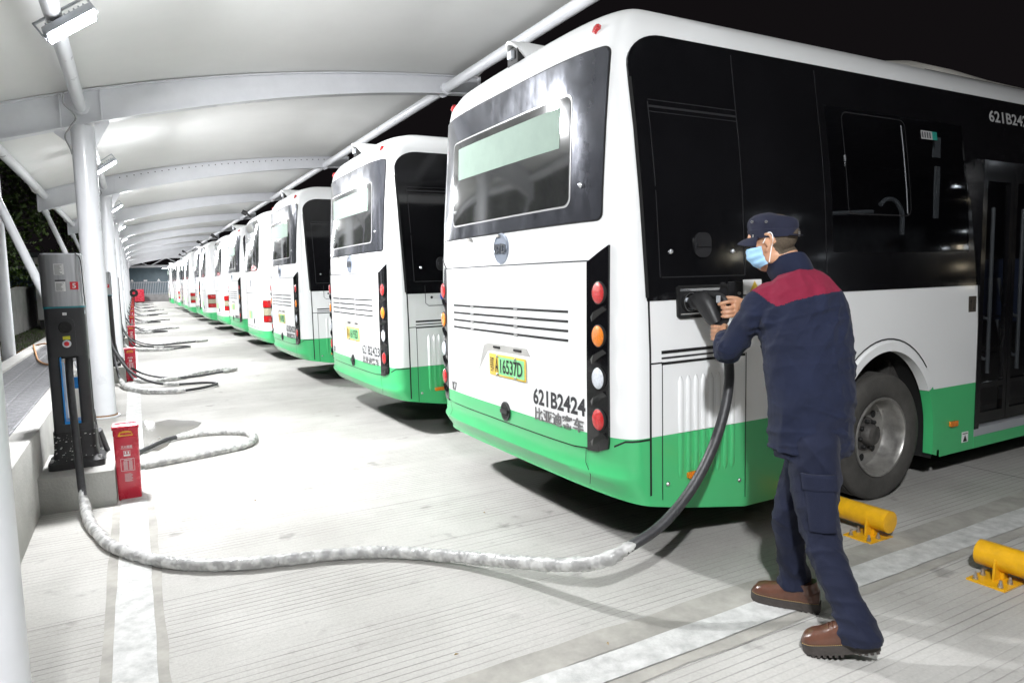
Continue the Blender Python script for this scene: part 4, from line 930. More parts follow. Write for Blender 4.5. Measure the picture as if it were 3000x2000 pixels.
    # socket recess for charging with its frame and door
def port(parent, open_):
    x0, x1, z0, z1 = .405, .775, 1.285, 1.455
    if open_:
        fr_ = MB(); P = rrect(x0, x1, z0, z1, .018); Q = rrect(x0+.016, x1-.016, z0+.014, z1-.014, .012); n = len(P)
        V = [mapS(a, b, .014) for a, b in P]+[mapS(a, b, .014) for a, b in Q]+[mapS(a, b, -.0) for a, b in P]+[mapS(a, b, .0055) for a, b in Q]
        F = [(i, (i+1) % n, n+(i+1) % n, n+i) for i in range(n)]+[(i, (i+1) % n, 2*n+(i+1) % n, 2*n+i) for i in range(n)]+[(n+i, n+(i+1) % n, 3*n+(i+1) % n, 3*n+i) for i in range(n)]
        pf = fixn(fr_.add(V, F).build('port_frame', 'gap', parent)); 
        patch('port_floor', Q, mapS, 'blackmat', pf, .0055, .2, th=.001)
        for (a, b, c0, d0) in ((x0+.02, x0+.30, z1-.030, z1-.017), (x0+.02, x0+.25, z0+.016, z0+.026)):
            MB().add([mapS(a, c0, .008), mapS(b, c0, .008), mapS(b, d0, .013), mapS(a, d0, .013)], [(0,1,2,3)]).build('port_bright_strip', 'chrome', pf, 0)  # chrome strips put in so the socket recess looks brightly lit
        sk = MB().lathe([(.055, 0), (.055, .016), (.047, .016), (.045, .006), (0, .006)], 26, 0, SMX(x0+.085, 1.368, .006)).build('port_socket', 'gap', pf)
        MB().lathe([(.050, .016), (.050, .0185), (.047, .0185), (.047, .016)], 26, 0, SMX(x0+.085, 1.368, .006)).build('socket_ring', 'bolt', sk)
        for dx, dz in ((-.028,.012), (.0,-.030)): MB().lathe([(.012,.006), (.012,.02), (.007,.02), (.006,.01), (0,.01)], 12, 0, SMX(x0+.085+dx, 1.368+dz, .006)).build('socket_pin', 'clear', sk)
        # hinged door folded open to the right of the port
        dr = MB().box(x1-.01, x1+.055, -hw(1.37)-.055, -hw(1.37)-.003, z0+.075, z1+.012, bev=.004).build('port_door', 'blackmat', parent)
        for dz in (.02, .06, .10): MB().lathe([(.009,0), (.009,.01), (0,.012)], 8, 0, SMX(x1+.02, z0+.02+dz, .056)).build('hinge_bolt', 'bolt', dr)
        st = patch('warning_sticker', rrect(.885, 1.03, 1.395, 1.475, .006), mapS, 'sign_white', parent, .0062, .2, th=.0012)
        patch('warning_triangle', [(.93, 1.40), (1.02, 1.40), (.975, 1.468)], mapS, 'ytext', st, .0072, .2, th=.0008)
    else:
        seam('port_flap', [(x0, 1.46), (x0, 1.29), (x0+.03, 1.265), (.80, 1.265), (.83, 1.29), (.83, 1.46)], mapS, .006, parent, off=.0062)
        MB().lathe([(.013,0), (.013,.004), (0,.005)], 12, 0, SMX(.47, 1.345, .003)).build('flap_lock', 'gap', parent)
        sg = patch('plug_sticker', ell(.615, 1.355, .056, .056, 28), mapS, 'blue_sign', parent, .0062, .3, th=.001)
        b = MB(); X = SMX(.615, 1.355, .0066)
        for q in ([(-.002,-.016), (.018,-.016), (.018,.016), (-.002,.016), (-.012,.008), (-.012,-.008)], [(.018,.006), (.034,.006), (.034,.010), (.018,.010)], [(.018,-.010), (.034,-.010), (.034,-.006), (.018,-.006)], [(-.034,-.012), (-.030,-.014), (-.022,-.002), (-.012,-.003), (-.012,.003), (-.024,.003)]): b.prism(q, 0, .0006, X)
        b.build('plug_mark', 'sign_white', sg, 0)
def door_and_inside(parent):
    # window: bead, tinted pane, sliding sash outlines
    patch('side_window', [(1.655, 1.62), (3.118, 1.62), (3.118, 2.50), (1.655, 2.50)], mapS, 'tint', parent, .004, .4, th=0.0)
    sash = [(1.80,1.86), (1.80,2.46)] ; 
    for (x0_, x1_, z0_, z1_) in ((1.80, 2.44, 1.855, 2.475),):
        P = rrect(x0_, x1_, z0_, z1_, .05); P.append(P[0]); seam('sash_bead', P, mapS, .008, parent, 'blackmat', .007)
    seam('sash_bead', [(2.40, 1.87), (2.40, 2.44)], mapS, .010, parent, 'lampbody', .0075)
    MB().box(1.797, 1.803, -hw(2.2)-.010, -hw(2.2)-.004, 2.14, 2.21).build('window_latch', 'chrome', parent)
    # emergency notice
    es = patch('exit_notice', [(2.62, 2.372), (2.80, 2.372), (2.80, 2.428), (2.62, 2.428)], mapS, 'ltink', parent, .006, .3, th=.001)
    patch('notice_green', [(2.745, 2.372), (2.80, 2.372), (2.80, 2.428), (2.745, 2.428)], mapS, 'teal2', es, .0072, .3, th=.0008)
    for i in range(4): patch('notice_line', [(2.628+.028*i, 2.380), (2.643+.028*i, 2.380), (2.643+.028*i, 2.420), (2.628+.028*i, 2.420)], mapS, 'dkink', es, .0066, .3, th=.0005)
    # inside: liner, far windows, floor, seats, rails
    b = MB(); b.add([(.6,-1.0,.42), (8.0,-1.0,.42), (8.0,1.0,.42), (.6,1.0,.42), (.6,-.93,2.62), (8.0,-.93,2.62), (8.0,.93,2.62), (.6,.93,2.62)], [(0,1,2,3), (7,6,5,4), (3,2,6,7), (0,3,7,4), (1,5,6,2)]); b.build('interior_lining', 'interior', parent)
    b = MB()
    for x in (1.75, 2.45, 3.1, 5.0, 5.7):
        b.box(x, x+.40, -.92, -.12, 1.0, 1.08, bev=.03); b.box(x-.06, x+.01, -.92, -.12, 1.05, 1.58, bev=.03)
    b.build('seats', 'blueseat', parent)
    r = MB(); r.tube([(1.96,-.90,1.0), (1.96,-.85,2.5)], .014, 8); r.build('grab_rail', 'rail', parent)
    MB().tube(cr([(1.80,-.95,1.87), (2.05,-.95,1.885), (2.35,-.95,1.90)], 4), .014, 8).build('grab_rail', 'rail', parent)
    MB().tube(cr([(2.44,-.95,1.95), (2.50,-.95,1.985), (2.60,-.95,1.98), (2.68,-.95,1.90), (2.69,-.95,1.75)], 6), .016, 8).build('grab_rail', 'rail', parent)
    MB().box(2.93, 2.985, -1.03, -1.02, 1.86, 2.22).box(2.90, 2.98, -1.03, -1.02, 2.28, 2.42).build('curtain_strap', 'rail', parent)
    MB().box(1.40, 1.44, -1.0, -.99, 1.8, 2.3).build('curtain_strap', 'rail', parent)
    # door: jambs, two leaves with tinted glass, poles, step, sill
    MB().box(3.23, 3.285, -1.195, -1.13, .34, 2.26).box(4.15, 4.20, -1.195, -1.13, .34, 2.26).box(3.235, 4.195, -1.14, -1.10, 2.20, 2.27).build('door_frame', 'black', parent)
    for (x0_, x1_) in ((3.295, 3.715), (3.725, 4.145)):
        L = MB(); L.box(x0_, x0_+.045, -1.158, -1.125, .36, 2.2); L.box(x1_-.045, x1_, -1.158, -1.125, .36, 2.2); L.box(x0_+.045, x1_-.045, -1.158, -1.125, .36, .44); L.box(x0_+.045, x1_-.045, -1.158, -1.125, 2.12, 2.2); L.box(x0_+.045, x1_-.045, -1.158, -1.125, .62, .66)
        lf = L.build('door_leaf', 'black', parent)
        MB().add([(x0_+.045,-1.14,.44), (x1_-.045,-1.14,.44), (x1_-.045,-1.14,2.12), (x0_+.045,-1.14,2.12)], [(0,1,2,3)]).build('door_glass', 'tint', lf, 0)
        MB().tube([(x1_-.075,-1.06,.70), (x1_-.075,-1.06,1.95)], .014, 8).tube(cr([(x0_+.07,-1.04,1.42), (x0_+.15,-1.04,1.22), (x1_-.12,-1.04,1.13), (x1_-.075,-1.05,1.12)], 4), .012, 8).tube(cr([(x0_+.07,-1.04,1.10), (x0_+.15,-1.04,.93), (x1_-.12,-1.04,.82), (x1_-.075,-1.05,.81)], 4), .012, 8).build('door_rail', 'rail', lf)
    MB().box(3.235, 4.195, -1.19, -.5, .285, .345).build('door_sill', 'lampbody', parent)
    MB().box(3.30, 3.50, -1.0, -.9, .45, .62).build('step_box', 'dirty', parent)
    patch('step_trim', [(3.232, .20), (4.60, .20), (4.60, .284), (3.232, .284)], mapS, 'green', parent, .002, .5)
def make_k7(detail, num, plate, open_=False):
    b = empty('city_bus')
    ops = ((1.66, 3.12, 1.62, 2.50), (3.23, 4.20, .20, 2.25)) if detail else ()
    sh = shell('body', b, ops, (1.25, 2.80))
    k7_rear(b); k7_side(b, detail); port(b, open_)
    # mirror side: arch panels closed, band
    patch('side_panel', [(1.25, .6852), (1.25, 1.381), (2.80, 1.381), (2.80, .6852)], mapL, 'white', b, 0, .3); patch('side_panel', [(1.25, .252), (1.25, .6848), (2.80, .6848), (2.80, .252)], mapL, 'green', b, 0, .3)
    band_side(b, mapL, False)
    wheel(b, 2.18, 1.16, 1); wheel(b, 6.65, 1.16, 1)
    MB().box(.14, 1.62, -1.08, 1.08, .41, .48).box(2.74, 6.05, -1.08, 1.08, .27, .46).box(1.62, 2.74, -.60, .60, .26, .46).box(7.25, 7.9, -1.0, 1.0, .27, .46).box(6.05, 7.25, -.60, .60, .27, .46).build('underframe', 'gap', b)
    MB().tube([(2.18,-1.0,.42), (2.18,1.0,.42)], .07, 10).build('axle', 'dirty', b)
    # roof unit
    V = []; sec = [(2.50, .15, .01, 2.97), (2.68, .46, .05, 2.97), (2.95, .62, .13, 2.97), (3.30, .68, .17, 2.97), (3.8, .70, .16, 2.97), (4.3, .70, .13, 2.97), (5.0, .70, .12, 2.97), (5.6, .62, .10, 2.97), (5.9, .4, .02, 2.97)]; n = 14
    for x, w_, h_, z0 in sec:
        for i in range(n+1): a = PI*i/n; V.append((x, w_*math.copysign(abs(math.cos(a))**.45, math.cos(a)), z0-.04+(h_+.04)*math.sin(a)**.5))
    fixn(MB().add(V, [(k*(n+1)+i, k*(n+1)+i+1, (k+1)*(n+1)+i+1, (k+1)*(n+1)+i) for k in range(len(sec)-1) for i in range(n)]).build('roof_unit', 'roofunit', b, 50))
    MB().box(3.3, 5.2, -.715, -.69, 2.96, 3.01).build('unit_skirt', 'dirty', b)
    if detail: door_and_inside(b)
    else:
        patch('door', [(3.23, .36), (4.2, .36), (4.2, 2.25), (3.23, 2.25)], mapS, 'black', b, .004, .4)
    return b
M['tint'] = mat('tinted_window_glass', (.004,.004,.005), .03, coat=.5, alpha=.55)
M['teal2'] = mat('notice_teal', (.02,.24,.19), .4)
M['blueseat'] = mat('seat_blue', (.03,.05,.12), .6, noise_amt=.2)
M['roofunit'] = mat('roof_unit_aged_white', (.62,.60,.55), .45, noise_amt=.3, noise_scale=2.2)
def dress(b, num, plate):
    """fleet number and plate lettering of one bus (children of its own)"""
    lettering_on('fleet_number', num, -.652, .818, .505, .098, mapR, 'dkink', b, .0105, .03, -1)
    if plate:
        lettering('plate_text', plate, .285, .092, RMX(-.148, .955, rx(.95)-.020), 'ink', b, .001, .012)
        lettering('plate_text', '鄂', .052, .092, RMX(.110, .955, rx(.95)-.020), 'ink', b, .001, .0)
        lettering('plate_text', 'A', .042, .092, RMX(.045, .955, rx(.95)-.020), 'ink', b, .001, .012)
def make_t2():
    b = empty('city_bus')
    sh = shell('body', b, (), (1.25, 2.80), split=.50 if 0 else .60)
    mR = mapR
    patch('rear_seal', rrect(-.93, .93, 1.76, 2.745, .20, 8), mR, 'gap', b, .003, .12)
    wn = patch('rear_window', rrect(-.918, .918, 1.772, 2.733, .19, 8), mR, 'screenglass', b, .008, .12)
    patch('wiper_arc', [(-.75, 1.772)]+[(-.45+.30*math.cos(R(a)), 1.775+.10*math.sin(R(a))) for a in range(0, 181, 20)], mR, 'red', wn, .010, .2, th=.002)
    MB().lathe([(.075, -.01), (.075, .006), (0, .008)], 28, 0, RMX(0, 1.52, rx(1.52))).build('emblem', 'chrome', b)
    for s in (-1, 1):
        f = mapCs(s)
        hs = patch('lamp_cluster', [(1.00, .765), (PI/2+.10, .765), (PI/2+.10, 1.190), (1.00, 1.190)], f, 'gap', b, .006, .12)
        for (z0, z1, mt, nm) in ((.772, .900, 'redlens2', 'tail_lamp'), (.902, 1.050, 'clearwarm', 'reversing_lamp'), (1.052, 1.193, 'redlens2', 'brake_lamp')):
            patch(nm, [(1.012, z0), (PI/2+.09, z0), (PI/2+.09, z1-.012), (1.012, z1-.012)], f, mt, b, .016, .10)
        patch('lamp_badge', [(.74, 1.08), (.97, 1.08), (.97, 1.15), (.74, 1.15)], f, 'lampbody', b, .004, .12)
    patch('plate', [(-.02, .95), (-.02, .80), (.30, .80), (.30, .95)], mR, 'gtext', b, .008, .2); patch('plate_edge', [(.20, .95), (.20, .80), (.30, .80), (.30, .95)], mR, 'ytext', b, .010, .2)
    MB().prism(ell(0, 0, .035, .05, 20), 0, .012, RMX(-.30, .76, mapR(-.3, .76, 0).x)).build('lock', 'blackmat', b)
    seam('cover_gap', [(-.80, .64), (-.80, 1.32), (.80, 1.32), (.80, .64), (-.80, .64)], mR, .008, b)
    seam('bumper_joint', [(-.78, .60), (-.78, .38)], mR, .006, b); seam('bumper_joint', [(.78, .60), (.78, .38)], mR, .006, b)
    MB().tube([(.10,0,2.86), (.02,0,2.93)], .02, 8).lathe([(.045,-.05), (.045,.05), (.035,.055), (0,.055)], 14, 0, rot_mx((0,1,0), (.5,0,.87), (-.87,0,.5), (-.03, 0, 2.95))).build('rear_camera', 'gap', b)
    for mf in (mapS, mapL):
        P = [(.42, 1.62), (.35, 2.3), (.40, 2.5), (.50, 2.62), (.62, 2.66), (7.6, 2.66), (7.6, 1.42), (.85, 1.42), (.50, 1.42)]
        patch('side_glazing_band', P, mf, 'black', b, .004, .4)
        patch('band_tail', [(.43, 1.10), (.50, 1.10), (.50, 1.42), (.43, 1.60)], mf, 'black', b, .0042, .4)
        patch('side_panel', [(1.25, .602), (1.25, 1.381), (2.80, 1.381), (2.80, .602)], mf, 'white', b, 0, .3); patch('side_panel', [(1.25, .252), (1.25, .5995), (2.80, .5995), (2.80, .252)], mf, 'green', b, 0, .3)
    MB().box(.14, 1.62, -1.08, 1.08, .41, .48).box(2.74, 6.05, -1.08, 1.08, .27, .46).box(1.62, 2.74, -.60, .60, .26, .46).box(7.25, 7.9, -1.0, 1.0, .27, .46).box(6.05, 7.25, -.60, .60, .27, .46).build('underframe', 'gap', b)
    for y, s in ((-1.165, -1), (1.165, 1)): wheel(b, 2.18, y, s); wheel(b, 6.65, y, s)
    V = []; sec = [(1.0, .30, .02, 2.97), (1.3, .75, .12, 2.97), (3.3, .78, .14, 2.97), (3.7, .5, .02, 2.97)]; n = 12
    for x, w_, h_, z0 in sec:
        for i in range(n+1): a = PI*i/n; V.append((x, w_*math.copysign(abs(math.cos(a))**.45, math.cos(a)), z0-.04+(h_+.04)*math.sin(a)**.5))
    fixn(MB().add(V, [(k*(n+1)+i, k*(n+1)+i+1, (k+1)*(n+1)+i+1, (k+1)*(n+1)+i) for k in range(len(sec)-1) for i in range(n)]).build('roof_unit', 'roofunit', b, 50))
    return b
M['redlens2'] = mat('deep_red_lens', (.40,.008,.010), .15, coat=.7, noise_amt=.35, noise_scale=40, bump=.6, bump_scale=90)
M['clearwarm'] = mat('warm_clear_lens', (.36,.34,.24), .15, coat=.7, noise_amt=.3, noise_scale=40, bump=.6, bump_scale=90)
bus1 = make_k7(True, '', '', True); bus1.location = (2.045, 3.88, 0)
lettering_on('fleet_number', '621B2424', 3.80, 2.605, .62, .085, mapS, 'ltink', bus1, .0062, .02, 1)
dress(bus1, '621B2424', '16537D')
tag(bus1, 'white and green city bus 621B2424 being plugged in beside the worker', 'bus', 'parked city buses')
k7 = make_k7(False, '', ''); t2 = make_t2(); index_kids()
LAY = [('k', 7.33, .0), ('k', 11.38, .0), ('t', 14.95, .06), ('k', 18.5, .12), ('t', 22.1, .13), ('t', 25.5, .0), ('k', 29.0, .06), ('t', 32.6, -.05), ('t', 36.1, .0), ('k', 39.6, .07), ('t', 43.1, .03), ('t', 46.6, .08), ('k', 50.1, -.05)]
seen = set()
for i, (t, cy, dx) in enumerate(LAY):
    src = k7 if t == 'k' else t2
    b = src if t not in seen else copy_tree(src); seen.add(t)
    b.location = (2.045+dx, cy+.04, 0); b.rotation_euler.z = R(random.uniform(-.25, .25))
    if t == 'k':
        if i < 2: dress(b, ['621B2423', '621B2422'][i], ['16193D', '16195D'][i])
        lab = 'white and green city bus with round tail lamps, %s bus from the camera' % ORD[i+1]
        if i == 0: lab = 'white and green city bus 621B2423 directly behind the plugged-in bus'
        if i == 1: lab = 'white and green city bus 621B2422, third in the parked row'
    else: lab = 'white bus with large red and clear corner lamps, %s bus from the camera' % ORD[i+1]
    tag(b, lab, 'bus', 'parked city buses')

# ------------------------------------------------------------------ the worker
man = empty('person', (2.44, 1.86, 0), label='man in navy and maroon work uniform, cap and mask, holding the charging connector', cat='person')
MO = Vector((2.44, 1.86, 0))
def remesh(b, voxel, name, mats, parent, smooth_it=2, fold=None, colour=None, post=None):
    me = bpy.data.meshes.new('tmp'); me.from_pydata([tuple(Vector(p)-MO) for p in b.v], [], b.f); me.validate()
    bm = bmesh.new(); bm.from_mesh(me); bmesh.ops.recalc_face_normals(bm, faces=bm.faces[:]); bm.to_mesh(me); bm.free()
    o = bpy.data.objects.new('tmp', me); col.objects.link(o)
    r = o.modifiers.new('r', 'REMESH'); r.mode = 'VOXEL'; r.voxel_size = voxel
    s = o.modifiers.new('s', 'SMOOTH'); s.iterations = smooth_it; s.factor = .5
    bpy.context.view_layer.update()
    m2 = bpy.data.meshes.new_from_object(o.evaluated_get(bpy.context.evaluated_depsgraph_get())); bpy.data.objects.remove(o)
    n = len(m2.vertices); V = np.zeros(n*3); m2.vertices.foreach_get('co', V); V = V.reshape(-1, 3)
    N = np.zeros(n*3); m2.vertices.foreach_get('normal', N); N = N.reshape(-1, 3)
    if fold is not None:
        W = V + np.array(MO); V = V + N*np.clip(.92*fold(W, N), -.009, .017)[:, None]; m2.vertices.foreach_set('co', V.ravel())
    m2.name = name; m2.materials.clear()
    for q in mats: m2.materials.append(M[q])
    if colour is not None:
        C = np.zeros(len(m2.polygons)*3); m2.polygons.foreach_get('center', C); C = C.reshape(-1, 3)+np.array(MO)
        FN = np.zeros(len(m2.polygons)*3); m2.polygons.foreach_get('normal', FN)
        m2.polygons.foreach_set('material_index', colour(C, FN.reshape(-1, 3)).astype(np.int32))
    m2.shade_smooth(); m2.update(); return link(name, m2, parent)
def ell_tube(b, path, rad, side, n=24, m=0, power=2.):
    """superelliptic sections across the path; rad = (along side, along depth)"""
    P = [Vector(p) for p in path]; k = len(P); V = []; F = []
    for i in range(k):
        t = (P[min(i+1, k-1)]-P[max(i-1, 0)]).normalized(); a = Vector(side); a = (a-t*a.dot(t)).normalized(); c = t.cross(a)
        for j in range(n):
            th = 2*PI*j/n; cs, sn = math.cos(th), math.sin(th)
            V.append(P[i]+a*math.copysign(abs(cs)**(2/power), cs)*rad[i][0]+c*math.copysign(abs(sn)**(2/power), sn)*rad[i][1])
    for i in range(k-1):
        for j in range(n): F.append((i*n+j, i*n+(j+1) % n, (i+1)*n+(j+1) % n, (i+1)*n+j))
    F += [tuple(range(n-1, -1, -1)), tuple(range((k-1)*n, k*n))]; b.add(V, F, m)
def limb(b, pts, rads, n=18, sub=6):
    P = cr(pts, sub); m_ = len(P); R_ = [float(np.interp(i/(m_-1)*(len(pts)-1), range(len(pts)), rads)) for i in range(m_)]
    # rounded ends
    d0 = (P[0]-P[1]).normalized(); d1 = (P[-1]-P[-2]).normalized()
    P = [P[0]+d0*R_[0]*.95, P[0]+d0*R_[0]*.7, P[0]+d0*R_[0]*.35]+P+[P[-1]+d1*R_[-1]*.35, P[-1]+d1*R_[-1]*.7, P[-1]+d1*R_[-1]*.95]
    R_ = [R_[0]*.3, R_[0]*.7, R_[0]*.93]+R_+[R_[-1]*.93, R_[-1]*.7, R_[-1]*.3]
    b.tube(P, R_, n)
def ball(b, c, r, mx=None, n=16):
    V = []; F = []; c = Vector(c)
    for i in range(n+1):
        ph = PI*i/n
        for j in range(2*n):
            th = PI*j/n; p = Vector((r[0]*math.sin(ph)*math.cos(th), r[1]*math.sin(ph)*math.sin(th), r[2]*math.cos(ph)))
            V.append(c+(mx @ p if mx else p))
    for i in range(n):
        for j in range(2*n): F.append((i*2*n+j, i*2*n+(j+1) % (2*n), (i+1)*2*n+(j+1) % (2*n), (i+1)*2*n+j))
    b.add(V, F)
rT = Vector((.957, -.29, 0)); fT = Vector((.29, .957, 0))
# head frame: forward az -27 deg, pitched down
HA, HP = R(-20), R(13)
hf = Vector((math.sin(HA)*math.cos(HP), math.cos(HA)*math.cos(HP), -math.sin(HP))); hr_ = Vector((math.cos(HA), -math.sin(HA), 0)); hu = hr_.cross(hf).normalized()
HC = Vector((2.462, 2.095, 1.640)); HM = Matrix(((hr_.x, hf.x, hu.x), (hr_.y, hf.y, hu.y), (hr_.z, hf.z, hu.z)))
H = lambda x, y, z: HC + HM @ Vector((x, y, z))       # x right, y forward, z up in the head
skin = MB()
ball(skin, H(0,-.012,.032), (.076,.096,.090), HM); ball(skin, H(0,.022,-.020), (.066,.078,.085), HM); ball(skin, H(0,.045,-.070), (.050,.052,.045), HM)
ball(skin, H(0,.075,.045), (.055,.026,.030), HM); ball(skin, H(0,.085,-.045), (.038,.025,.032), HM)
for s in (-1, 1):
    ball(skin, H(s*.042,.062,-.018), (.030,.030,.030), HM); ball(skin, H(s*.055,.0,-.060), (.018,.045,.030), HM)
limb(skin, [H(0,.090,.022), H(0,.100,-.002), H(0,.103,-.014)], [.009,.011,.013], 12, 4)
for s in (-1, 1):   # ears: rim, bowl, lobe
    limb(skin, [H(s*.070,.012,-.032), H(s*.080,-.012,-.018), H(s*.090,-.026,.006), H(s*.090,-.020,.030), H(s*.082,-.002,.036), H(s*.073,.006,.018)], [.008,.0065,.0060,.0065,.0065,.006], 10, 5)
    ball(skin, H(s*.074,-.006,.004), (.009,.017,.027), HM, 8); ball(skin, H(s*.074,.004,-.030), (.007,.009,.010), HM, 8)
limb(skin, [(2.525,2.035,1.47), (2.512,2.052,1.53), (2.492,2.070,1.585)], [.066,.060,.060], 20, 5)
# trunk, arms and legs under the clothes
ell_tube(skin, [(2.475,1.90,.84), (2.475,1.90,1.0), (2.49,1.945,1.22), (2.505,1.985,1.38), (2.515,2.02,1.46)], [(.13,.10), (.13,.10), (.15,.10), (.13,.08), (.08,.06)], rT)
limb(skin, [(2.37,2.05,1.39), (2.325,2.19,1.18), (2.45,2.375,1.205), (2.478,2.420,1.212)], [.040,.030,.026,.026]); limb(skin, [(2.64,1.98,1.39), (2.71,2.17,1.18), (2.575,2.315,1.348), (2.560,2.350,1.350)], [.040,.030,.026,.026])
limb(skin, [(2.41,1.84,.82), (2.40,1.79,.44), (2.365,1.61,.13)], [.055,.045,.036]); limb(skin, [(2.54,1.93,.82), (2.49,2.02,.46), (2.55,2.02,.13)], [.055,.045,.036])
def digits(b, knuckles, via, tips, rads):
    for k, v, t, r in zip(knuckles, via, tips, rads): limb(b, [k]+list(v)+[t], [r*1.12]+[r*1.02]*len(v)+[r*.9], 12, 4)
# right hand closed on the grip of the connector
G0, G1 = Vector((2.537,2.452,1.382)), Vector((2.538,2.438,1.285)); gx = (G1-G0).normalized()
ell_tube(skin, [(2.566,2.335,1.352), (2.572,2.375,1.350), (2.572,2.412,1.345), (2.566,2.438,1.340)], [(.034,.019), (.042,.019), (.043,.019), (.036,.014)], (0,-.1,-1), 16)
for i in range(4):
    o = gx*(-.001+.0215*i); c = G0.lerp(G1, .14)+o; w_ = (1.0, 1.02, .97, .84)[i]
    k0 = Vector((2.570, 2.425-.002*i, c.z+.003)); 
    pts = [k0, Vector((2.558, 2.412, c.z+.002)), Vector((2.530, 2.4085, c.z-.001)), Vector((2.510, 2.421, c.z-.003)), Vector((2.507, 2.440, c.z-.002))]
    if i == 0: pts = [k0, Vector((2.556,2.412,c.z+.006)), Vector((2.528,2.414,c.z+.006)), Vector((2.505,2.432,c.z+.000)), Vector((2.498,2.452,c.z-.006))]
    limb(skin, pts, [.0105*w_, .0108*w_, .0102*w_, .0094*w_, .0080*w_], 12, 5)
limb(skin, [Vector((2.588,2.385,1.372)), Vector((2.578,2.420,1.388)), Vector((2.556,2.452,1.392)), Vector((2.537,2.474,1.386))], [.015,.013,.0115,.0095], 12, 5)
# left hand round the cable just below the connector
ell_tube(skin, [(2.470,2.405,1.212), (2.490,2.425,1.216), (2.506,2.445,1.222), (2.514,2.462,1.226)], [(.030,.018), (.038,.018), (.039,.018), (.032,.014)], (0,-.1,-1), 16)
for i in range(4):
    z = 1.252-.0205*i; w_ = (.97, 1.02, 1., .84)[i]
    limb(skin, [Vector((2.500,2.452,z)), Vector((2.494,2.478,z+.001)), Vector((2.508,2.505,z)), Vector((2.538,2.508,z-.002)), Vector((2.556,2.490,z-.003))], [.0108*w_, .0106*w_, .0100*w_, .0094*w_, .0080*w_], 12, 5)
limb(skin, [Vector((2.494,2.418,1.236)), Vector((2.516,2.436,1.256)), Vector((2.545,2.452,1.256)), Vector((2.562,2.466,1.248))], [.014,.0125,.0115,.0095], 12, 5)
def hair_col(C, N):
    L = (C-np.array(HC)) @ np.array([list(hr_), list(hf), list(hu)]).T
    back = (L[:, 1] < -.008-.35*np.maximum(0, -(L[:, 2])-.0)) & (L[:, 2] > -.060-.3*np.minimum(0, L[:, 1]+.05)) & (np.linalg.norm(L, axis=1) < .15)
    side = (L[:, 1] < .040) & (L[:, 2] > .030) & (np.linalg.norm(L, axis=1) < .15) & (np.abs(L[:, 0]) < .082)
    back &= ~((np.abs(L[:, 0]) > .066) & (L[:, 1] > -.034) & (L[:, 2] < .04))
    return (back | side)*1
body = remesh(skin, .0042, 'body', ['skin', 'hair'], man, 3, None, hair_col)
def surf(x, y, z): return H(x, y, z)-MO
# eyes under the brim
for s in (-1, 1):
    e = MB(); ball(e, H(s*.031,.083,.012), (.012,.010,.0085), HM, 8); e.v = [tuple(Vector(p)-MO) for p in e.v]; e.build('eye', 'sign_white', man)
    e = MB(); ball(e, H(s*.031,.090,.012), (.0055,.004,.0055), HM, 8); e.v = [tuple(Vector(p)-MO) for p in e.v]; e.build('iris', 'ink', man)
# mask: pleated sheet round nose, cheeks and chin
mk = MB(); V = []; nu, nv = 22, 12
for i in range(nu+1):
    u = -1+2*i/nu
    for j in range(nv+1):
        v = j/nv; zz = .005-.110*v + (-.012*abs(u)*(1-v)) + .018*abs(u)*v*v; a = u*R(84)
        rx_ = .081-.012*v*v; ry_ = .131-.034*abs(v-.35)**1.6*2-.020*v*v
        pl = .0022*math.sin(v*PI*6)
        V.append(H((rx_+pl)*math.sin(a), .008+(ry_-.008+pl)*math.cos(a)**.8 if math.cos(a) > 0 else .008, zz)-MO)
F = [(i*(nv+1)+j, i*(nv+1)+j+1, (i+1)*(nv+1)+j+1, (i+1)*(nv+1)+j) for i in range(nu) for j in range(nv)]
mo = fixn(mk.add(V, F).build('face_mask', 'mask', man, 60)); sm_ = mo.modifiers.new('t', 'SOLIDIFY'); sm_.thickness = .0018
for s in (-1, 1):
    MB().tube([p-MO for p in cr([H(s*.074,.020,.003), H(s*.080,.000,.022), H(s*.088,-.014,.038), H(s*.091,-.030,.034), H(s*.090,-.032,.010), H(s*.080,-.012,-.030), H(s*.070,.012,-.082)], 5)], .0022, 6).build('mask_strap', 'strap', man)
# cap
HK = lambda x, y, z: H(x, y*.985-.002, z-.012+.20*y)
cp = MB(); V = []; lv = [(-.004,.084,.105,.0), (.018,.0865,.108,0), (.032,.088,.109,0), (.035,.084,.105,0), (.052,.085,.107,-.002), (.070,.082,.104,-.006), (.084,.074,.095,-.011), (.095,.061,.079,-.015), (.102,.042,.055,-.018), (.105,.015,.02,-.019)]
n = 40
for z, a, c, sh in lv:
    for j in range(n):
        th = 2*PI*j/n; y = c*math.sin(th); back = max(0, -math.sin(th)); cut = 0
        if z < .03 and back > .80: cut = (.030-z)*0
        wv = 1+.012*math.sin(5*th+z*40)+.008*math.sin(11*th)
        V.append(HK(a*math.cos(th)*wv, -.006+y*wv+sh, .038+z+.006*math.sin(th)*(z/.1)-.010*back*(z/.11)+cut)-MO)
F = [(i*n+j, i*n+(j+1) % n, (i+1)*n+(j+1) % n, (i+1)*n+j) for i in range(len(lv)-1) for j in range(n)] + [tuple(range((len(lv)-1)*n, len(lv)*n))]
capo = cp.add(V, F).build('cap', 'cap', man, 50)
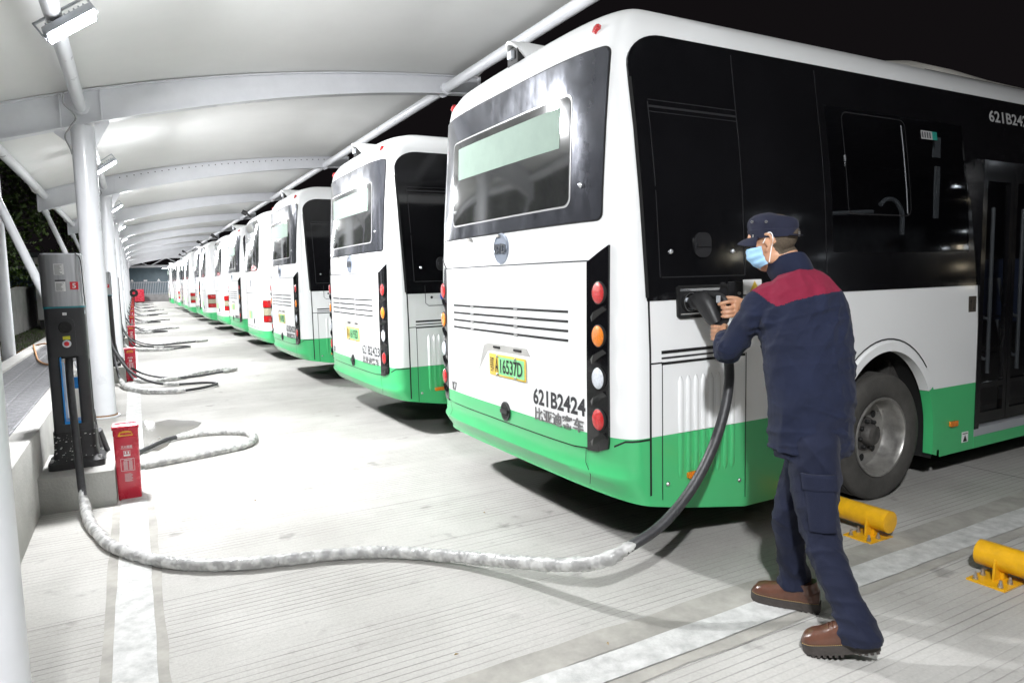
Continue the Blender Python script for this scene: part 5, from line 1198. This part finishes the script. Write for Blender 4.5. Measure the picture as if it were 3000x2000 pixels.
# arched gap over the adjuster strap at the back: skin-coloured inset and strap
V = []; K = 14
for i in range(K+1):
    t = -1+2*i/K; th = -PI/2+t*.52
    for z in (.0395+.004, .043+.024*(1-t*t)): V.append(HK(.0875*math.cos(th), -.006+.1085*math.sin(th), z)-MO)
MB().add(V, [(2*i, 2*i+2, 2*i+3, 2*i+1) for i in range(K)]).build('strap_gap', 'hair', capo, 60)
MB().tube([HK(.088*math.cos(-PI/2+t), -.006+.109*math.sin(-PI/2+t), .037)-MO for t in np.linspace(-.75, .75, 14)], [(.002,.009)]*14, 8).build('adjuster_strap', 'cap', capo)
mx = HK(-.014,-.116,.042)-MO; MB().box(-.004, .004, -.002, .002, -.011, .011).build('strap_buckle', 'bolt', capo).location = mx
br = MB(); V = []; nu, nv = 20, 7
for i in range(nu+1):
    a = R(-68+136*i/nu)
    for j in range(nv+1):
        t = j/nv; r0 = 1.; L = .062*math.cos(a*1.15)**.7 if abs(a) < R(77) else 0
        x = .085*math.sin(a)*(1+.04*t); y = -.006+.106*math.cos(a)+L*t; z = .042-.018*t*t-.028*t*abs(math.sin(a))**2-.004*t
        V.append(HK(x, y, z)-MO)
br.add(V, [(i*(nv+1)+j, i*(nv+1)+j+1, (i+1)*(nv+1)+j+1, (i+1)*(nv+1)+j) for i in range(nu) for j in range(nv)])
bo = fixn(br.build('cap_brim', 'cap', capo, 60)); q = bo.modifiers.new('t', 'SOLIDIFY'); q.thickness = .004
for (th, z) in ((R(150), .072), (R(185), .066)):
    c = HK(.0885*math.cos(th), -.008+.1085*math.sin(th), .038+z-.002)-MO; d = (HM @ Vector((math.cos(th), math.sin(th), 0))).normalized()
    MB().tube([c-d*.003, c+d*.0035], .0058, 12).build('eyelet', 'bolt', capo); MB().tube([c, c+d*.0040], .0030, 10).build('eyelet_hole', 'gap', capo)
c = HK(-.072,.058,.046)-MO; MB().box(-.0015,.0015,-.003,.003,-.006,.006).build('cap_badge', 'bolt', capo).location = c
# jacket
jk = MB()
ell_tube(jk, [(2.474,1.905,.762), (2.475,1.903,.80), (2.475,1.90,.98), (2.487,1.94,1.20), (2.498,1.97,1.33), (2.506,1.99,1.41), (2.512,2.01,1.455), (2.518,2.03,1.49), (2.520,2.037,1.515)],
         [(.180,.138), (.181,.139), (.184,.136), (.200,.144), (.205,.135), (.188,.116), (.148,.100), (.100,.085), (.078,.080)], rT, 36, power=2.25)
for s, sh, el, cu in ((-1, (2.362,2.055,1.385), (2.302,2.205,1.170), (2.452,2.372,1.206)), (1, (2.645,1.975,1.385), (2.735,2.165,1.175), (2.592,2.300,1.342))):
    sh, el, cu = Vector(sh), Vector(el), Vector(cu); m1 = sh.lerp(el, .5)+Vector((-.012 if s < 0 else .02, 0, 0)); m2 = el.lerp(cu, .5)
    limb(jk, [sh+Vector((-s*.09,.01,.03)), sh, m1, el, m2], [.068,.076,.066,.061,.058], 22, 6)
    d = (cu-m2).normalized(); jk.tube([m2, m2.lerp(cu, .5), cu-d*.006, cu], [.058,.054,.050,.047], 22)
ev = {}
def seg_d(W, a, b):
    a = np.array(a); b = np.array(b); ab = b-a; t = np.clip(((W-a) @ ab)/(ab @ ab), 0, 1); return t, np.linalg.norm(W-(a+t[:, None]*ab), axis=1)
rng = np.random.RandomState(4)
def waves(W, k, amp, n, dirs=None, seed=0):
    r = np.random.RandomState(seed); out = np.zeros(len(W))
    for i in range(n):
        d = r.normal(size=3) if dirs is None else np.array(dirs)+r.normal(size=3)*.35
        d /= np.linalg.norm(d); kk = k*r.uniform(.6, 1.5); ph = r.uniform(0, 6.28); wob = 1.6*np.sin(W @ r.normal(size=3)*9+ph*2)
        q = np.sin(W @ d*kk*.5+ph+wob); out += (1-np.abs(q))**1.5*1.7-.65+.35*np.sin(W @ d*kk*.6+ph)
    out = out/math.sqrt(n); return amp*out
def jfold(W, N):
    d = waves(W, 30, .0050, 5, None, 1)
    # diagonal drags from the left armpit across the back, pulls at elbow and waist
    t, r1 = seg_d(W, (2.37,2.0,1.25), (2.60,1.88,1.10)); d += np.exp(-(r1/.13)**2)*waves(W, 70, .0120, 4, (.30,.1,.95), 2)
    t, r1 = seg_d(W, (2.34,1.98,1.30), (2.50,1.86,1.32)); d += np.exp(-(r1/.10)**2)*waves(W, 75, .0110, 3, (-.5,.2,.85), 5)
    t, r1 = seg_d(W, (2.31,2.16,1.21), (2.302,2.205,1.165)); d += np.exp(-(r1/.10)**2)*waves(W, 95, .0105, 4, (.3,.8,.5), 3)
    t, r1 = seg_d(W, (2.36,2.06,1.38), (2.30,2.2,1.17)); d += np.exp(-(r1/.12)**2)*waves(W, 60, .0065, 3, (-.2,.4,-.9), 7)
    d += np.exp(-((W[:, 2]-.88)/.11)**2)*waves(W, 48, .0080, 4, (.25,.1,1.), 6)
    d += waves(W, 110, .0010, 4, None, 21)
    t, r1 = seg_d(W, (2.36,1.85,1.14), (2.345,1.83,.99)); d -= np.exp(-(r1/.009)**2)*.010
    d += np.exp(-((W[:, 2]-.775)/.010)**2)*.003
    d -= np.exp(-((W[:, 2]-.792)/.004)**2)*.002
    return d
def yoke(C, N):
    u = (C-np.array([2.506,1.99,0])) @ np.array(list(rT)); f = (C-np.array([2.506,1.99,0])) @ np.array(list(fT))
    low = np.interp(u, [-.24,-.175,-.10,.02,.12,.20], [1.352,1.368,1.398,1.420,1.430,1.425])
    m = (C[:, 2] > low) & (u > -.232+(1.462-C[:, 2])*.75) & (u < .205+(C[:, 2]-1.45)*-1.2) & (f < .10)
    return np.where(m, 1, 0)
ja = remesh(jk, .0060, 'jacket', ['navy', 'maroon'], man, 3, jfold, yoke)
cl = MB(); K = 40; V = []
for i in range(K+1):
    a = 2*PI*i/K
    for (r_, dz, dr) in ((.084, -.01, .004), (.088, .020, .002), (.085, .052, .002), (.080, .070, -.001), (.074, .066, -.004), (.073, .01, -.006)):
        V.append(Vector((2.520,2.037,1.486)) + rT*math.cos(a)*(r_+dr)*1.02 + fT*math.sin(a)*(r_+dr)*1.02 + Vector((-.020*dz/.05, .012*dz/.05, dz-.024*math.sin(a)*(dz+.01)/.06-.010*math.sin(a)))-MO)
cl.add(V, [(i*6+j, i*6+j+1, (i+1)*6+j+1, (i+1)*6+j) for i in range(K) for j in range(5)])
fixn(cl.build('collar', 'navy', man, 60))
# trousers
tr = MB()
ell_tube(tr, [(2.47,1.895,.97), (2.472,1.895,.90), (2.474,1.893,.82), (2.476,1.890,.74)], [(.150,.115), (.165,.125), (.172,.130), (.165,.120)], rT, 30)
limb(tr, [(2.425,1.850,.80), (2.412,1.825,.60), (2.402,1.785,.42), (2.386,1.680,.25), (2.374,1.605,.13)], [.106,.094,.077,.070,.070], 24, 6)
limb(tr, [(2.535,1.920,.80), (2.512,1.975,.62), (2.490,2.025,.45), (2.518,2.030,.27), (2.545,2.030,.155)], [.100,.086,.070,.064,.065], 24, 6)
tr.tube([(2.386,1.680,.25), (2.376,1.615,.15), (2.374,1.592,.100), (2.374,1.588,.082)], [.066,.078,.088,.088], 24)
tr.tube([(2.518,2.030,.27), (2.543,2.030,.15), (2.548,2.028,.105), (2.549,2.027,.092)], [.064,.070,.076,.076], 24)
def tfold(W, N):
    d = waves(W, 26, .0050, 5, None, 11)
    for a, b, s_, sd in (((2.41,1.80,.40), (2.40,1.79,.46), .13, 12), ((2.49,2.02,.42), (2.50,2.02,.48), .12, 13)):
        t, r1 = seg_d(W, a, b); d += np.exp(-(r1/s_)**2)*waves(W, 65, .0100, 4, (.4,.3,.8), sd)
    for a, s_, sd in (((2.365,1.63,.15), .11, 14), ((2.545,2.03,.16), .09, 15)):
        r1 = np.linalg.norm(W-np.array(a), axis=1); d += np.exp(-(r1/s_)**2)*waves(W, 80, .0120, 4, (.35,-.2,.9), sd)
    t, r1 = seg_d(W, (2.41,1.82,.74), (2.50,1.85,.60)); d += np.exp(-(r1/.12)**2)*waves(W, 55, .0085, 3, (.5,.2,.7), 16)
    return d
remesh(tr, .0060, 'trousers', ['navyt'], man, 3, tfold)
# cargo pocket on the near thigh: flap and pouch wrapped on the leg
def leg_patch(name, z0, z1, a0, a1, off, mt, n1=10, n2=10):
    V = []
    def pt(z, a, o):
        t = (.80-z)/.38; c = Vector((2.425,1.850,.80)).lerp(Vector((2.402,1.785,.42)), min(1, t)); r_ = .1035-.029*min(1, t)+o; return c.xy.to_3d()+Vector((math.cos(a)*r_, math.sin(a)*r_, z))-MO
    for o in (off, off-.012):
        for i in range(n1+1):
            for j in range(n2+1):
                z = z0+(z1-z0)*i/n1; a = a0+(a1-a0)*j/n2; e = min(i, n1-i, j, n2-j); V.append(pt(z, a, o+(.003 if e > 0 and o == off else 0)))
    m_ = (n1+1)*(n2+1); F = [(i*(n2+1)+j, i*(n2+1)+j+1, (i+1)*(n2+1)+j+1, (i+1)*(n2+1)+j) for i in range(n1) for j in range(n2)]
    F2 = [tuple(m_+k for k in reversed(f)) for f in F]; bd = [i*(n2+1) for i in range(n1+1)] + [n1*(n2+1)+j for j in range(1, n2+1)] + [i*(n2+1)+n2 for i in range(n1-1, -1, -1)] + [j for j in range(n2-1, 0, -1)]
    F3 = [(bd[k], bd[(k+1) % len(bd)], m_+bd[(k+1) % len(bd)], m_+bd[k]) for k in range(len(bd))]
    return fixn(MB().add(V, F+F2+F3).build(name, mt, man, 50))
leg_patch('cargo_pocket', .475, .665, R(-172), R(-100), .007, 'navyt'); leg_patch('pocket_flap', .640, .705, R(-174), R(-98), .014, 'navyt')
# boots
def boot(toe, heel, pitch_up, name):
    toe, heel = Vector(toe), Vector(heel); d = (toe-heel); L = d.length; f = d.normalized(); side = Vector((-f.y, f.x, 0)).normalized(); up = f.cross(side)*1; up = side.cross(f)*-1 if side.cross(f).z < 0 else side.cross(f)
    mx = Matrix(((f.x, side.x, up.x), (f.y, side.y, up.y), (f.z, side.z, up.z))); O = heel
    T = lambda x, y, z: O + mx @ Vector((x*L, y, z)) - MO
    e = empty(name); e.parent = man
    def wd(x): return .050*math.sin(PI*min(1, (x+.055)/.60))**.5*.80 if x < .30 else .0415+.0110*math.sin(PI*(x-.30)/.70*.9) if x < .80 else .0515*max(0, 1-((x-.80)/.205)**2.2)**.5
    # sole with lugs
    N_ = 34; V = []; xs_ = [i/N_ for i in range(N_+1)]
    outline = [(x, wd(x)*1.06) for x in xs_]
    def bend(x): return 0
    for z in (0., .010, .034, .038):
        for x, w_ in outline: V.append(T(x, w_+ (.0015 if z > .01 else 0), z))
        for x, w_ in reversed(outline): V.append(T(x, -w_-(.0015 if z > .01 else 0), z))
    m_ = 2*(N_+1); F = []
    for k in range(3):
        for i in range(m_): F.append((k*m_+i, k*m_+(i+1) % m_, (k+1)*m_+(i+1) % m_, (k+1)*m_+i))
    for k in (0, 3):
        for i in range(N_): F.append((k*m_+i, k*m_+i+1, k*m_+m_-2-i, k*m_+m_-1-i))
    so = fixn(MB().add(V, F).build('sole', 'sole', e, 40))
    lg = MB()
    for i in range(13):
        x = .04+.074*i
        if .30 < x < .42: continue
        w_ = wd(x)*1.05
        P = [T(x-.020, s*q, z) for z in (-.009, .004) for s, q in ((1, w_), (-1, w_))] + [T(x+.022, s*q, z) for z in (-.009, .004) for s, q in ((1, wd(x+.022)*1.05), (-1, wd(x+.022)*1.05))]
        lg.add(P, [(0,1,3,2), (4,6,7,5), (0,4,5,1), (2,3,7,6), (0,2,6,4), (1,5,7,3)])
    lo_ = lg.build('sole_lugs', 'sole', so, 0); lo_['kind'] = 'stuff'
    # upper
    V = []; K = 14; xs2 = np.linspace(.015, .985, 26); prof = lambda x: float(np.interp(x, [0,.05,.12,.28,.42,.55,.68,.82,.92,1.], [.050,.070,.080,.086,.080,.066,.052,.047,.036,.006]))
    for x in xs2:
        w_ = wd(x)*.985; h_ = prof(x)
        for k in range(K+1):
            a = PI*k/K; V.append(T(x, w_*math.copysign(abs(math.cos(a))**.75, math.cos(a)), .036+h_*math.sin(a)**.72))
    F = [(i*(K+1)+k, i*(K+1)+k+1, (i+1)*(K+1)+k+1, (i+1)*(K+1)+k) for i in range(len(xs2)-1) for k in range(K)] + [tuple(range(K+1)), tuple(range((len(xs2)-1)*(K+1)+K, (len(xs2)-1)*(K+1)-1, -1))]
    upo = fixn(MB().add(V, F).build('upper', 'leather', e, 60))
    if pitch_up: MB().tube([T(.16,0,.08), T(.18,0,.10), T(.20,0,.12)], [.044,.043,.043], 20).build('shaft', 'leather', upo)
    st = MB(); 
    for x in np.linspace(.03, .97, 38):
        for s in (1, -1):
            a, b_ = T(x-.007, s*(wd(x)*1.055), .0385), T(x+.007, s*(wd(x+.005)*1.055), .0385); st.tube([a, b_], .0011, 4)
    sto = st.build('welt_stitching', 'stitch', so, 0); sto['kind'] = 'stuff'
    for i in range(4):
        x = .42+.055*i; MB().tube([T(x, -.026, .036+prof(x)*.93), T(x+.01, 0, .040+prof(x)*1.0), T(x, .026, .036+prof(x)*.93)], .0024, 6).build('lace', 'leather', upo)
boot((2.437,2.178,.009), (2.587,1.922,.009), 1, 'boot'); boot((2.262,1.758,.006), (2.418,1.532,.072), 0, 'boot')

# ------------------------------------------------------------------ charging connector in his hands
cn = empty('charging_connector', (2.53, 2.53, 1.34), label='black charging connector plugged into the open socket of the bus', cat='connector'); CO = Vector((2.53, 2.53, 1.34))
W_ = lambda P: [Vector(p)-CO for p in P]
MB().tube(W_([(2.532,2.668,1.366), (2.530,2.655,1.367), (2.529,2.650,1.368), (2.527,2.615,1.375)]), [.034,.034,.040,.040], 26).build('plug_barrel', 'gun', cn)
b = MB(); ell_tube(b, [(2.528,2.628,1.372), (2.524,2.600,1.382), (2.522,2.575,1.378), (2.522,2.550,1.352), (2.524,2.525,1.315), (2.526,2.505,1.282), (2.527,2.492,1.262)], [(.040,.040), (.048,.046), (.050,.052), (.047,.050), (.042,.044), (.036,.037), (.030,.031)], (1,0,0), 20, power=2.6)
b.v = [tuple(Vector(p)-CO) for p in b.v]; fixn(b.build('housing', 'gun', cn, 50))
g = MB(); P = cr([(2.523,2.580,1.415), (2.530,2.530,1.412), (2.536,2.478,1.400), (2.538,2.450,1.375), (2.5385,2.440,1.335), (2.538,2.442,1.292), (2.533,2.465,1.262), (2.528,2.492,1.262)], 6)
g.tube(W_(P), [(.017,.014)]*len(P), 14); g.build('grip', 'gun', cn)
MB().box(-.006, .006, -.012, .010, -.018, .018, bev=.003).build('latch', 'lampbody', cn).location = Vector((2.510, 2.468, 1.388))-CO
MB().tube(W_([(2.5275,2.491,1.264), (2.5272,2.497,1.250), (2.528,2.500,1.235)]), [.028,.029,.0265], 18).build('cable_collar', 'chgdark', cn)

# ------------------------------------------------------------------ trees beyond the wall, the far side of the yard
def tree(x, y, h, cw, seed, label, leafm, n=6500):
    r = random.Random(seed); t = empty('broadleaf_tree', (x, y, 0), label=label, cat='tree', group='trees beyond the boundary wall')
    b = MB(); b.tube(cr([(0,0,-.05), (.1,0,h*.2), (.0,.1,h*.45), (.1,.1,h*.75)], 4), [.16-.11*i/12 for i in range(13)], 10)
    cl = []
    for i in range(15):
        a = r.uniform(0, 6.28); q = r.uniform(.15, 1)*cw; z = h*r.uniform(.22, .95); e = Vector((math.cos(a)*q*(1.1-.5*z/h), math.sin(a)*q*(1.1-.5*z/h), z)); cl.append(e)
        b.tube([Vector((.05,.05,z*.6)), Vector((.05,.05,z*.6)).lerp(e, .6)+Vector((0,0,.1)), e], [.05,.03,.012], 6)
    b.build('trunk', 'bark', t)
    for mt, frac in ((leafm, .7), ('leaf2', .3)):
        V = []; F = []
        for i in range(int(n*frac)):
            c = r.choice(cl); s = cw*.38; d = Vector((r.gauss(0, 1), r.gauss(0, 1), r.gauss(0, .75))).normalized()*s*r.uniform(.35, 1.05)
            p = c+d; L = r.uniform(.11, .22); ax = Vector((r.gauss(0,1), r.gauss(0,1), r.gauss(-.5,.6))).normalized(); up_ = Vector((r.gauss(0,1), r.gauss(0,1), r.gauss(1,1))).normalized(); sd = ax.cross(up_).normalized()*L*.28
            if p.x+x > -3.95 and p.z < 1.9: continue
            k = len(V); V += [p, p+ax*L*.5+sd, p+ax*L, p+ax*L*.5-sd]; F.append((k, k+1, k+2, k+3))
        MB().add(V, F).build('crown', mt, t, 0)
    return t
T_ = [(-5.0,17.5,6.2,2.3,'dark leafy tree nearest the camera behind the white wall'), (-5.2,22.5,6.8,2.5,'dense dark tree standing just past the nearest one'), (-4.8,28.,6.4,2.4,'leafy tree beside the left end of the cabin'), (-7.5,20.,8.,3.,'taller dark tree in the second row behind the wall'), (-7.0,31.,7.5,3.,'tall tree rising behind the off-white cabin'), (-5.2,13.,5.8,2.2,'dark tree cut off by the left edge of the picture'), (-2.6,37.,7.,2.6,'tree behind the cabin roof near the far columns')]
for i, (x, y, h, cw, lb) in enumerate(T_): tree(x, y, h, cw, 20+i, lb, 'leaf')
hg = MB(); r = random.Random(9); V = []; F = []
for i in range(9000):
    p = Vector((r.uniform(-5.6,-4.2), r.uniform(8, 36), abs(r.gauss(1.5,.9)))); L = r.uniform(.06,.12); ax = Vector((r.gauss(0,1), r.gauss(0,1), r.gauss(-.3,.7))).normalized(); sd = ax.cross(Vector((r.gauss(0,1), r.gauss(0,1), 1))).normalized()*L*.3
    k = len(V); V += [p, p+ax*L*.5+sd, p+ax*L, p+ax*L*.5-sd]; F.append((k, k+1, k+2, k+3))
tag(MB().add(V, F).build('hedge', 'leaf', smooth=0), 'dark hedge foliage hanging behind the white wall', None, None, 'stuff')
gr = MB(); V = []; F = []
for i in range(5000):
    x = r.uniform(-3.5, -1.62); y = 7+r.random()**1.3*24; a = r.uniform(0, 6.28); hh = r.uniform(.03, .10); k = len(V); V += [(x, y, -.01), (x+.012*math.cos(a), y+.012*math.sin(a), -.01), (x+r.gauss(0,.02), y+r.gauss(0,.02), hh)]; F.append((k, k+1, k+2))
tag(MB().add(V, F).build('rough_grass', 'leaf', smooth=0), 'dark rough grass between walkway kerb and wall', None, None, 'stuff')
# added unseen blocks with glowing panes that reflect as specks in the bus glass
M['glowpane'] = mat('added_glow_pane', (.8,.75,.6), .5, emit=(1.,.86,.62), es=9.); M['glowpane2'] = mat('added_glow_pane_cool', (.8,.8,.8), .5, emit=(.85,.92,1.), es=9.); M['farwallm'] = mat('added_block_wall', (.02,.02,.022), .8)
for bi, (x, y, w_, h_, lb) in enumerate(((62, -46, 16, 15, 'unseen dark block added for reflections, with scattered glowing panes'), (88, -40, 14, 21, 'taller unseen dark block added for reflections, with a few glowing panes'), (38, -52, 14, 9, 'low unseen dark block added for reflections, with rows of glowing panes'))):
    t = empty('unseen_block', (x, y, 0), label=lb, cat='building', group='unseen blocks added for reflections'); MB().box(-w_/2, w_/2, -5, 0, 0, h_).build('wall', 'farwallm', t)
    rr = random.Random(bi+3)
    for i in range(11):
        wx = -w_/2+1+rr.randrange(int(w_/1.6))*1.5; wz = 2+rr.randrange(int(h_/3))*2.9; MB().box(wx, wx+rr.choice((.5,.9)), .0, .03, wz, wz+rr.choice((.4,.8))).build('window', rr.choice(('glowpane','glowpane2')), t, 0)
